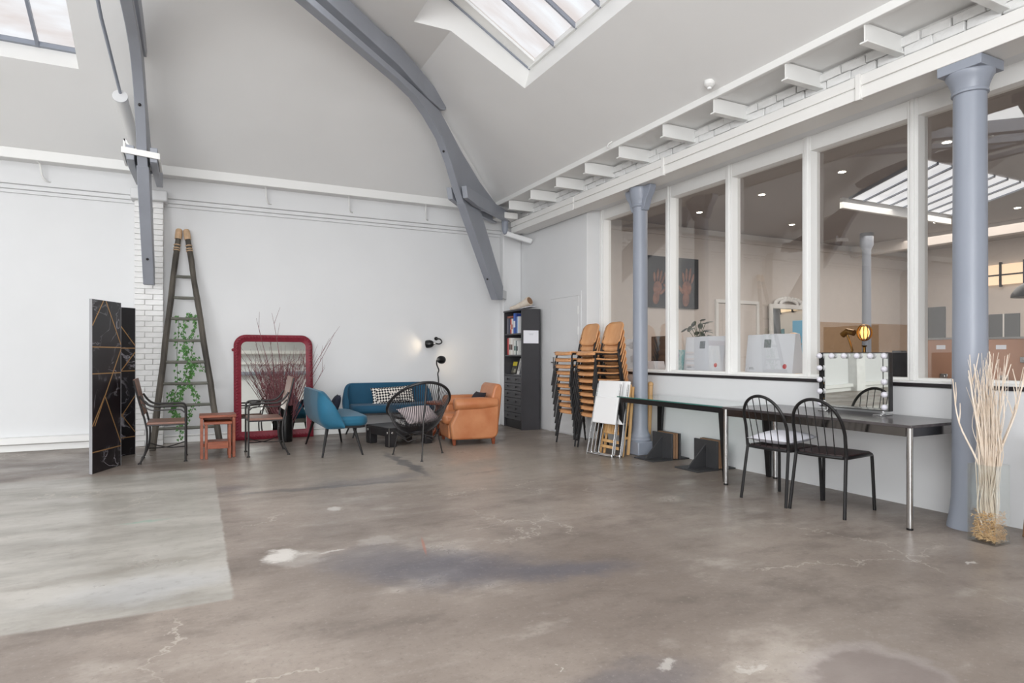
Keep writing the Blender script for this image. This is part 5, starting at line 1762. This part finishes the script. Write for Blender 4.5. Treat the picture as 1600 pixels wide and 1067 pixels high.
# ------------------------------------------------------------------ tall glass vase with bleached branches
gv = thing('glass_vase', 'tall square clear glass vase beside the thick grey column', 'vase', (4.53, 2.235, 0))
hw = 0.082
mb = MB()
mb.box(-hw, -hw, 0, hw, hw, 0.016)
mb.box(-hw, -hw, 0.016, -hw + 0.005, hw, 0.50); mb.box(hw - 0.005, -hw, 0.016, hw, hw, 0.50)
mb.box(-hw + 0.005, -hw, 0.016, hw - 0.005, -hw + 0.005, 0.50); mb.box(-hw + 0.005, hw - 0.005, 0.016, hw - 0.005, hw, 0.50)
mb.build('vase_body', M['clear'], gv, smooth=0)
sw = MB()
rs = random.Random(11)
for k in range(900):
    x, y = rs.uniform(-0.066, 0.066), rs.uniform(-0.066, 0.066)
    z = 0.022 + rs.random() ** 1.3 * (0.17 if abs(x) > 0.045 or abs(y) > 0.045 else 0.11)
    a = rs.uniform(0, 6.28)
    l_ = rs.uniform(0.02, 0.045)
    d = Vector((math.cos(a) * l_, math.sin(a) * l_, rs.uniform(-0.02, 0.02)))
    p = Vector((x, y, z))
    q = p + d
    q.x = max(-0.07, min(0.07, q.x)); q.y = max(-0.07, min(0.07, q.y)); q.z = max(0.02, q.z)
    sw.tube([p, p.lerp(q, 0.5) + Vector((0, 0, rs.uniform(-0.008, 0.012))), q], 0.0022, 4)
o = sw.build('straw_filling', M['straw'])
o.location = (4.53, 2.235, 0)
tag(o, 'golden straw filling the bottom of the tall glass vase', 'straw', kind='stuff')
br = MB()
for k in range(115):
    a = rs.uniform(0, 6.28)
    r0, r1 = rs.uniform(0, 0.045), rs.uniform(0.0, 0.1)
    hh = rs.uniform(0.85, 1.22)
    pts = [Vector((r0 * math.cos(a + 1), r0 * math.sin(a + 1), 0.05))]
    for i in range(1, 7):
        f = i / 6
        wob_ = 0.016 if f < 0.99 else 0.03
        lim = 0.06 if f * hh < 0.5 else 1
        px = max(-lim, min(lim, (r0 + (r1 - r0) * f) * math.cos(a) + rs.uniform(-wob_, wob_)))
        py = max(-lim, min(lim, (r0 + (r1 - r0) * f) * math.sin(a) + rs.uniform(-wob_, wob_)))
        pts.append(Vector((px, py, 0.05 + (hh - 0.05) * f)))
    pts = spline(pts, 3)
    br.tube(pts, [0.0042 - 0.003 * i / (len(pts) - 1) for i in range(len(pts))], 5)
for tx, ty, tz, th in ((-0.13, 0.05, 1.10, 0.008), (-0.10, 0.16, 1.04, 0.007), (-0.05, 0.06, 1.14, 0.008), (-0.09, 0.05, 0.93, 0.007), (0.17, -0.13, 1.16, 0.007), (0.2, -0.1, 1.12, 0.006), (0.05, 0.02, 1.22, 0.008), (-0.02, 0.1, 1.2, 0.006), (0.1, -0.06, 1.2, 0.006)):
    p0 = Vector((rs.uniform(-0.02, 0.02), rs.uniform(-0.02, 0.02), 0.03))
    tip = Vector((tx, ty, tz))
    p1 = p0.lerp(tip, 0.4); p1.x *= 0.45; p1.y *= 0.45
    p2 = p0.lerp(tip, 0.72) + Vector((rs.uniform(-0.02, 0.02), rs.uniform(-0.02, 0.02), 0))
    pts = spline([p0, p1, p2, tip], 5)
    br.tube(pts, [th * (1.25 - 0.85 * i / (len(pts) - 1)) for i in range(len(pts))], 6)
    for f in (0.68, 0.82):
        p = pts[int(f * (len(pts) - 1))]
        e_ = p + Vector((rs.uniform(-0.05, 0.05), rs.uniform(-0.05, 0.05), rs.uniform(0.12, 0.22)))
        br.tube([p, p.lerp(e_, 0.5) + Vector((0.008, 0, 0)), e_], [0.0045, 0.0035, 0.002], 5)
o = br.build('bleached_branches', M['pale_branch'])
o.location = (4.53, 2.235, 0)
tag(o, 'bundle of pale bleached branches in the tall glass vase', 'branches', kind='stuff')
pb = thing('wooden_stand', 'brown wooden stand at the right edge, beyond the glass vase', 'stand', (4.95, 2.1, 0))
MB().bar((4.872, 2.185, 0), (4.935, 2.155, 0.66), 0.03, 0.03).build('leg', M['board'], pb, world=True, bevel=0.003)
MB().bar((4.872, 1.75, 0), (4.935, 1.9, 0.66), 0.03, 0.03).build('leg', M['board'], pb, world=True, bevel=0.003)
MB().bar((4.92, 2.16, 0.5), (4.92, 1.86, 0.5), 0.02, 0.04).build('cross_rail', M['board'], pb, world=True, bevel=0.002)

# ------------------------------------------------------------------ office behind the glass
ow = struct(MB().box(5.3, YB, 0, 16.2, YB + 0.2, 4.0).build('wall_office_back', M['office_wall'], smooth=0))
MB().box(5.3, YB - 0.06, 3.55, 16, YB, 3.62).build('moulding', M['office_wall'], ow)
MB().box(12.6, YB - 0.03, 0, 16, YB, 1.95).build('wall_panelling', M['tan_panel'], ow, bevel=0.004)
struct(MB().box(16, YF, 0, 16.2, YB, 4.0).build('wall_office_right', M['office_wall'], smooth=0))
struct(MB().box(5.3, YF - 0.2, 0, 16.2, YF, 4.0).build('wall_office_front', M['office_wall'], smooth=0))
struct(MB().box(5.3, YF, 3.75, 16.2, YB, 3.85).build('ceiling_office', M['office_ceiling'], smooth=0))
struct(MB().box(13.8, YF, 3.5, 14.0, YB, 3.75).build('trim_7', M['office_wall'], smooth=0, bevel=0.01))  # beam added to imitate the hall ledge reflected in the glass
t = thing('inner_column', 'slim grey iron column inside the office behind the glass', 'column', (12.6, 8.5, 0))
MB().lathe([(0.14, 0), (0.14, 0.1), (0.09, 0.2), (0.085, 3.4), (0.13, 3.5), (0.13, 3.75)], 20).build('shaft', M['grey_iron'], t)

# office counter under the glass
cn = thing('office_counter', 'long pale counter along the inside of the glass partition', 'counter', (5.75, 4.0, 0))
MB().box(5.36, 0.5, 0.955, 6.1, 7.4, 0.99).build('worktop', M['office_wall'], cn, world=True, bevel=0.004)
MB().box(5.38, 0.5, 0.0, 5.42, 7.4, 0.955).box(6.0, 0.5, 0.0, 6.04, 7.4, 0.955).build('panel', M['office_wall'], cn, world=True)

# white trapezoid cartons standing against the glass
def carton(label, ya, yb, marks=True):
    yc = (ya + yb) / 2
    w2 = abs(ya - yb) / 2
    t = thing('white_carton', label, 'carton', (5.50, yc, 0.99), 0, 'white cartons behind the glass')
    # front leans back slightly, box narrower at the top
    prof = [(0.0, 0.015), (0.19, 0.015), (0.12, 0.43), (0.05, 0.43)]
    MB().prism(prof, lambda a, c, d: (a, d, c), -w2, w2).build('carton_body', M['carton'], t, bevel=0.004)
    q = lambda y0, z0, y1, z1, m, nm: MB().add([(0.05 * (z0 - 0.015) / 0.415 - 0.0016, y0, z0), (0.05 * (z0 - 0.015) / 0.415 - 0.0016, y1, z0), (0.05 * (z1 - 0.015) / 0.415 - 0.0016, y1, z1), (0.05 * (z1 - 0.015) / 0.415 - 0.0016, y0, z1)], [(0, 1, 2, 3)]).build(nm, m, t, smooth=0, solid=0.001)
    if marks:
        q(0.075, 0.285, -0.015, 0.375, M['print_grey'], 'print')
        MB().lathe([(0.026, -0.0012), (0.026, 0.0008), (0.0, 0.0012)], 18, M=Matrix.Translation((0.008, -0.215, 0.085)) @ Matrix.Rotation(R(-90 + 7), 4, 'Y')).build('sticker', M['print_red'], t)
        q(0.26, 0.05, 0.19, 0.056, M['print_grey'], 'print')
        q(0.26, 0.065, 0.2, 0.07, M['print_grey'], 'print')
        MB().box(0.05, -0.1, 0.43, 0.12, 0.1, 0.434).build('handle', M['paper'], t)
    return t


carton('white carton with grey square and red sticker, left of the two', 6.15, 5.49)
carton('white carton with grey square and red sticker, behind the second mullion', 5.15, 4.52)
carton('white carton half hidden behind the slim column', 7.4, 7.06, False)

t = thing('tissue_pack', 'tall teal and white pack beside the left white carton', 'pack', (5.53, 6.23, 0.99))
MB().box(-0.03, -0.062, 0, 0.03, 0.062, 0.27).build('pack_body', M['teal_print'], t, bevel=0.008)
MB().box(-0.032, 0.0, 0.17, -0.029, 0.05, 0.24).build('print', mat('violet_print', (170, 120, 180), 0.5), t)
t = thing('computer_monitor', 'dark monitor on the office counter right of the slim column', 'monitor', (5.85, 6.95, 0.99))
MB().box(-0.02, -0.24, 0.1, 0.03, 0.24, 0.47).build('screen', M['dark_screen'], t, bevel=0.008)
MB().box(-0.01, -0.03, 0, 0.03, 0.03, 0.12).build('stand', M['dark_screen'], t, bevel=0.004)
MB().box(-0.09, -0.1, 0, 0.09, 0.1, 0.012).build('base', M['dark_screen'], t, bevel=0.003)
t = thing('paper_stack', 'stack of white paper in front of the dark monitor', 'paper', (5.62, 6.86, 0.99))
MB().prism([(-0.13, 0), (0.1, 0), (0.07, 0.12), (-0.1, 0.12)], lambda a, c, d: (d, a, c), -0.09, 0.09).build('sheets', M['paper'], t, bevel=0.004)
t = thing('office_chair', 'dark office chair back behind the left white carton', 'chair', (6.3, 6.45, 0))
MB().box(-0.03, -0.23, 0.85, 0.03, 0.23, 1.43).build('backrest', M['dark_screen'], t, bevel=0.03, seg=3)
MB().box(0.0, -0.24, 0.46, 0.46, 0.24, 0.54).build('seat', M['dark_screen'], t, bevel=0.03, seg=3)
MB().bar((0.02, 0, 0.5), (-0.01, 0, 0.95), 0.06, 0.02).build('back_post', M['dark_screen'], t)
MB().tube([(0.23, 0, 0.1), (0.23, 0, 0.47)], 0.03, 10).build('gas_post', M['dark_screen'], t)
for k in range(5):
    a = 2 * math.pi * k / 5
    MB().bar((0.23, 0, 0.1), (0.23 + 0.28 * math.cos(a), 0.28 * math.sin(a), 0.03), 0.04, 0.04, w2=0.025, h2=0.03).ball((0.23 + 0.28 * math.cos(a), 0.28 * math.sin(a), 0.028), 0.028, 8, 6).build('leg', M['dark_screen'], t)

# potted plant
t = thing('potted_plant', 'dark leaved potted plant above the left white carton', 'plant', (5.95, 6.36, 0.99))
MB().lathe([(0.06, 0), (0.075, 0.16), (0.08, 0.18), (0.07, 0.18), (0.06, 0.15), (0, 0.15)], 18).build('pot', M['dark_screen'], t)
rp = random.Random(5)
mb = MB()
sm = MB()
for k in range(16):
    a = rp.uniform(0, 6.28)
    rr, zz_ = rp.uniform(0.05, 0.2), rp.uniform(0.46, 0.66)
    tip = Vector((rr * math.cos(a) * 0.6, rr * math.sin(a), zz_))
    sm.tube(spline([(0, 0, 0.15), (tip.x * 0.3, tip.y * 0.3, zz_ * 0.7), tip], 3), 0.004, 5)
    Mx = Matrix.Translation(tip) @ Matrix.Rotation(a, 4, 'Z') @ Matrix.Rotation(rp.uniform(-0.2, 0.9), 4, 'Y')
    mb.ball((0.05, 0, 0), 0.055, 10, 6, (1, 0.62, 0.12), Mx)
sm.build('stem', M['stem'], t)
o = mb.build('foliage', M['leaf_dark'], t)
o['kind'] = 'stuff'

# black canvas with hands on the far office wall
cv = thing('wall_canvas', 'large black canvas print of raised brown hands on the office wall', 'picture', (8.4, YB - 0.03, 2.62))
MB().box(-0.65, -0.02, -0.5, 0.65, 0.02, 0.5).build('canvas', M['canvas_black'], cv, bevel=0.004)


def hand(cx, cz, s, mir_, tilt):
    mb = MB()
    Mx = Matrix.Translation((cx, -0.021, cz)) @ Matrix.Rotation(tilt, 4, 'Y') @ Matrix.Diagonal((mir_ * s, 0.03, s, 1))
    mb.ball((0, 0, 0), 0.5, 14, 10, (0.8, 1, 1.0), Mx)
    for fx, fz, ln, an in ((-0.33, 0.35, 0.75, -14), (-0.12, 0.45, 0.95, -4), (0.1, 0.45, 0.9, 4), (0.3, 0.35, 0.7, 14)):
        A = Mx @ Matrix.Translation((fx, 0, fz)) @ Matrix.Rotation(R(an), 4, 'Y')
        mb.ball((0, 0, ln / 2), 0.5, 10, 8, (0.2, 1, ln), A)
    mb.ball((0.5, 0, 0.2), 0.5, 10, 8, (0.22, 1, 0.7), Mx @ Matrix.Rotation(R(38), 4, 'Y'))
    mb.ball((0.0, 0, -0.72), 0.5, 10, 8, (0.6, 1, 1.0), Mx)
    mb.build('hand_print', M['skin'], cv)


hand(-0.40, -0.12, 0.27, 1, R(10))
hand(-0.08, -0.04, 0.24, -1, R(-8))
hand(0.34, -0.10, 0.30, -1, R(6))

# office downlights
lk = 0
for (x, ys_) in ((8.02, (8.55, 7.16, 5.77, 4.4)), (10.4, (8.55, 7.16)), (12.7, (8.58, 7.16, 5.82))):
    for y in ys_:
        lk += 1
        t = thing('downlight', 'small round recessed downlight in the office ceiling', 'light', (x, y, 3.75), 0, 'office downlights')
        MB().lathe([(0.046, -0.01), (0.062, -0.01), (0.065, 0.0), (0.046, 0.0)], 16).build('ring', M['trim'], t)
        MB().lathe([(0.0, -0.011), (0.048, -0.011), (0.048, -0.001), (0, -0.001)], 16).build('diffuser', M['lamp_glow'], t)
rows = {8.02: 'first', 10.4: 'second', 12.7: 'third'}
nth = ['farthest', 'second from the back', 'third from the back', 'nearest']
for o in [o for o in COL.objects if o.name.startswith('downlight')]:
    x = min(rows, key=lambda r: abs(r - o.location.x))
    idx = min(range(4), key=lambda i: abs((8.55 - 1.385 * i) - o.location.y))
    o['label'] = 'round ceiling downlight, %s in the %s row from the glass' % (nth[idx], rows[x])

# glowing panes added to imitate the left skylight reflected in the glass
w5 = sroot('skylight_reflection')
w5['label'] = 'skewed glowing panes imitating the left skylight reflected in the glass'
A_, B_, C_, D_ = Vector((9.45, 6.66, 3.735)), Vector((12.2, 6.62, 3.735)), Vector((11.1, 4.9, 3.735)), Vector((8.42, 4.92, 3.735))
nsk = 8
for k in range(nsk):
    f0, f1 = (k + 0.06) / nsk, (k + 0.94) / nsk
    MB().add([A_.lerp(B_, f0), A_.lerp(B_, f1), D_.lerp(C_, f1), D_.lerp(C_, f0)], [(0, 1, 2, 3)]).build('pane', M['reflection_glow'], w5, smooth=0, solid=0.006)
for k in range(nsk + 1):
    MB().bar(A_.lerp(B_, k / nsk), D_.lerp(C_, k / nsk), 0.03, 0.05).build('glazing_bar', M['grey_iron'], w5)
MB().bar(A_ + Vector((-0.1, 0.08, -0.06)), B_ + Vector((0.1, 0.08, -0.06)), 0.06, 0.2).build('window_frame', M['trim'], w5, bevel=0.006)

# brown flight cases standing on the counter
def flight_case(label, y0, y1, zt):
    t = thing('flight_case', label, 'case', (5.72, (y0 + y1) / 2, 0.99), 0, 'brown flight cases behind the glass')
    w2, h = abs(y1 - y0) / 2, zt - 0.99
    MB().box(-0.1, -w2, 0, 0.25, w2, h).build('case_body', M['flight_case'], t, bevel=0.006)
    mb = MB()
    for s in (-1, 1):
        for z in (0.0, h):
            mb.bar((-0.1, s * w2, z), (0.25, s * w2, z), 0.02, 0.02)
        mb.bar((-0.102, s * w2, 0), (-0.102, s * w2, h), 0.016, 0.016)
    for z in (0.0, h):
        mb.bar((-0.102, -w2, z), (-0.102, w2, z), 0.016, 0.016)
    mb.build('edge_trim', M['brushed'], t)
    for y, z in ((w2 * 0.85, h * 0.5), (-w2 * 0.85, h * 0.5), (-w2 * 0.05, h * 0.08)):
        MB().box(-0.112, y - 0.03, z - 0.022, -0.1, y + 0.03, z + 0.022).box(-0.12, y - 0.012, z - 0.012, -0.11, y + 0.012, z + 0.012).build('latch', M['chrome'], t, bevel=0.003)
    MB().box(-0.104, -0.02, h * 0.74, -0.1, 0.05, h * 0.84).build('paper_tag', M['paper'], t)
    return t


flight_case('brown flight case with metal latches left of the thick column', 3.33, 2.90, 1.335)
flight_case('brown flight case with metal latches right of the thick column', 2.84, 2.50, 1.33)
flight_case('brown flight case with metal latches at the far right', 2.48, 2.05, 1.33)

# brass lamp with a round glowing bulb
t = thing('brass_lamp', 'old brass lamp with round glowing glass behind the make-up mirror', 'lamp', (6.5, 4.41, 0))
MB().box(-0.3, -0.3, 0.92, 0.3, 0.3, 0.95).build('table_board', M['black_wood'], t)
for sx in (-1, 1):
    for sy in (-1, 1):
        MB().bar((0.26 * sx, 0.26 * sy, 0), (0.26 * sx, 0.26 * sy, 0.92), 0.03).build('leg', M['black_wood'], t)
MB().lathe([(0.08, 0.95), (0.06, 0.98), (0.02, 1.0), (0.015, 1.28), (0.03, 1.3)], 16).build('stem', M['gold'], t)
MB().ball((0, 0, 1.44), 0.062, 18, 12, (0.8, 0.8, 1.1)).build('bulb', M['warm_glow'], t)
mb = MB()
for k in range(6):
    a = math.pi * k / 6
    mb.tube([(0.075 * math.cos(a) * math.cos(b_), 0.075 * math.sin(a) * math.cos(b_), 1.44 + 0.09 * math.sin(b_)) for b_ in [2 * math.pi * i / 20 for i in range(20)]], 0.005, 5, closed=True)
mb.tube([(0, 0.12, 1.44), (0, 0.2, 1.46), (0, 0.26, 1.42)], 0.035, 10)
mb.tube([(0, 0.2, 1.1), (0, 0.14, 1.25), (0, 0.2, 1.42)], 0.012, 8)
mb.build('cage', M['gold'], t)
# brass object and blue panel behind the second carton
t = thing('brass_ornament', 'brass globe ornament behind the right white carton', 'ornament', (5.95, 4.87, 0.99))
MB().lathe([(0.07, 0), (0.05, 0.02), (0.015, 0.05), (0.015, 0.3)], 14).build('stand', M['gold'], t)
MB().ball((0, 0, 0.39), 0.085, 16, 10, (0.9, 0.9, 0.8)).build('globe', M['gold'], t)
MB().tube([(0, -0.1, 0.33), (0, -0.06, 0.27), (0, 0.06, 0.27), (0, 0.1, 0.33)], 0.008, 6).build('arm', M['gold'], t)
t = thing('blue_board', 'bright sky blue board seen past the right white carton', 'board', (6.6, 5.30, 0))
MB().box(0, -0.12, 0.0, 0.03, 0.12, 1.62).build('board_face', M['blue_panel'], t, bevel=0.004)
t = thing('black_case', 'black slanted case standing behind the make-up mirror', 'case', (5.46, 3.42, 0.99))
MB().prism([(-0.16, 0), (0.12, 0), (0.10, 0.23), (-0.10, 0.23)], lambda a, c, d: (d, a, c), 0, 0.14).build('case_body', M['dark_screen'], t, bevel=0.006)
MB().box(0.02, -0.04, 0.23, 0.1, 0.04, 0.245).build('handle', M['dark_screen'], t)

# far end of the office
t = thing('grey_pinboard', 'grey rectangular board on the far office wall', 'board', (15.97, 9.05, 1.95))
MB().box(-0.03, -0.25, -0.4, 0.03, 0.25, 0.4).build('board_face', M['grey_board'], t, bevel=0.005)
t = thing('pendant_lamp', 'dark dome pendant lamp at the far right behind the glass', 'lamp', (7.0, 3.06, 1.74))
MB().lathe([(0.19, 0.0), (0.185, 0.03), (0.15, 0.09), (0.08, 0.14), (0.03, 0.16), (0.025, 0.2), (0, 0.2), ], 28).build('lamp_shade', M['dark_screen'], t)
MB().lathe([(0.18, 0.002), (0.0, 0.012)], 28).build('diffuser', M['lamp_glow'], t)
MB().tube([(0, 0, 0.2), (0, 0, 2.0)], 0.006, 6).build('cord', M['dark_screen'], t)
wn = sroot('window_4')
wn['label'] = 'row of warm lit high windows at the far end of the office'
y = 8.5
k = 0
while y > 5.4:
    MB().box(15.93, y - 0.42, 2.75, 15.95, y, 3.2).build('pane', M['warm_window'], wn)
    MB().box(15.9, y - 0.45, 2.7, 15.96, y - 0.41, 3.25).build('glazing_bar', M['iron'], wn)
    y -= 0.45
MB().box(15.9, 5.4, 2.95, 15.95, 8.5, 2.98).build('glazing_bar', M['iron'], wn)
for n_, y0 in ((2, 7.95), (3, 6.95)):
    d_ = sroot('door_%d' % n_)
    MB().box(15.93, y0 - 0.8, 0, 15.97, y0, 2.2).build('leaf', M['office_wall'], d_)
    MB().box(15.91, y0 - 0.7, 1.0, 15.94, y0 - 0.1, 2.1).build('pane', M['grey_board'], d_)
    MB().box(15.9, y0 - 0.41, 1.0, 15.94, y0 - 0.38, 2.1).build('glazing_bar', M['trim'], d_)
    MB().tube([(15.9, y0 - 0.74, 1.02), (15.9, y0 - 0.66, 1.02)], 0.012, 6).build('handle', M['brushed'], d_)
t = thing('teal_curtain', 'narrow teal curtain at the far end of the office', 'curtain', (15.5, 6.0, 0))
mb = MB()
mb.grid(lambda u, v: (0.03 * math.sin(u * 25), -0.3 + 0.6 * u, 2.2 * v), 40, 2)
mb.build('curtain_cloth', mat('teal_curtain_cloth', (62, 112, 122), 0.8), t, solid=0.006)

# white door and ornate standing mirror at the back of the office
d4 = sroot('door_4')
d4['label'] = 'white panelled door in the back wall of the office'
MB().box(9.6, YB - 0.02, 0.01, 10.7, YB, 2.26).build('leaf', M['office_wall'], d4, bevel=0.003)
for q in ((9.53, 0, 9.6, 2.27), (10.7, 0, 10.77, 2.27), (9.53, 2.27, 10.77, 2.34)):
    MB().box(q[0], YB - 0.045, q[1], q[2], YB, q[3]).build('door_frame', M['trim'], d4, bevel=0.004)
MB().box(9.72, YB - 0.03, 0.2, 10.58, YB - 0.019, 1.0).build('door_panel', M['office_wall'], d4, bevel=0.006)
MB().box(9.72, YB - 0.03, 1.15, 10.58, YB - 0.019, 2.12).build('door_panel', M['office_wall'], d4, bevel=0.006)
MB().tube([(10.6, YB - 0.02, 1.05), (10.6, YB - 0.07, 1.05), (10.5, YB - 0.07, 1.05)], 0.011, 8).build('handle', M['brushed'], d4)
t = thing('ornate_mirror', 'tall white mirror with carved crest against the office back wall', 'mirror', (11.65, 9.6, 0), rot=(R(-2), 0, 0))
for q in ((-0.62, 0, -0.52, 2.3), (0.52, 0, 0.62, 2.3), (-0.52, 0, 0.52, 0.1), (-0.52, 2.2, 0.52, 2.3)):
    MB().box(q[0], -0.05, q[1], q[2], 0.0, q[3]).build('frame_rail', M['trim'], t, bevel=0.012)
MB().box(-0.52, -0.02, 0.1, 0.52, -0.01, 2.2).build('mirror_glass', M['mirror'], t, smooth=0)
mb = MB()
for k in range(13):
    a = math.pi * k / 12
    mb.ball((0.42 * math.cos(a), -0.025, 2.31 + 0.13 * math.sin(a)), 0.055, 10, 6, (1, 0.5, 0.8))
    mb.ball((0.26 * math.cos(a), -0.03, 2.31 + 0.09 * math.sin(a)), 0.04, 8, 6, (1, 0.5, 1))
mb.build('carved_crest', M['trim'], t)
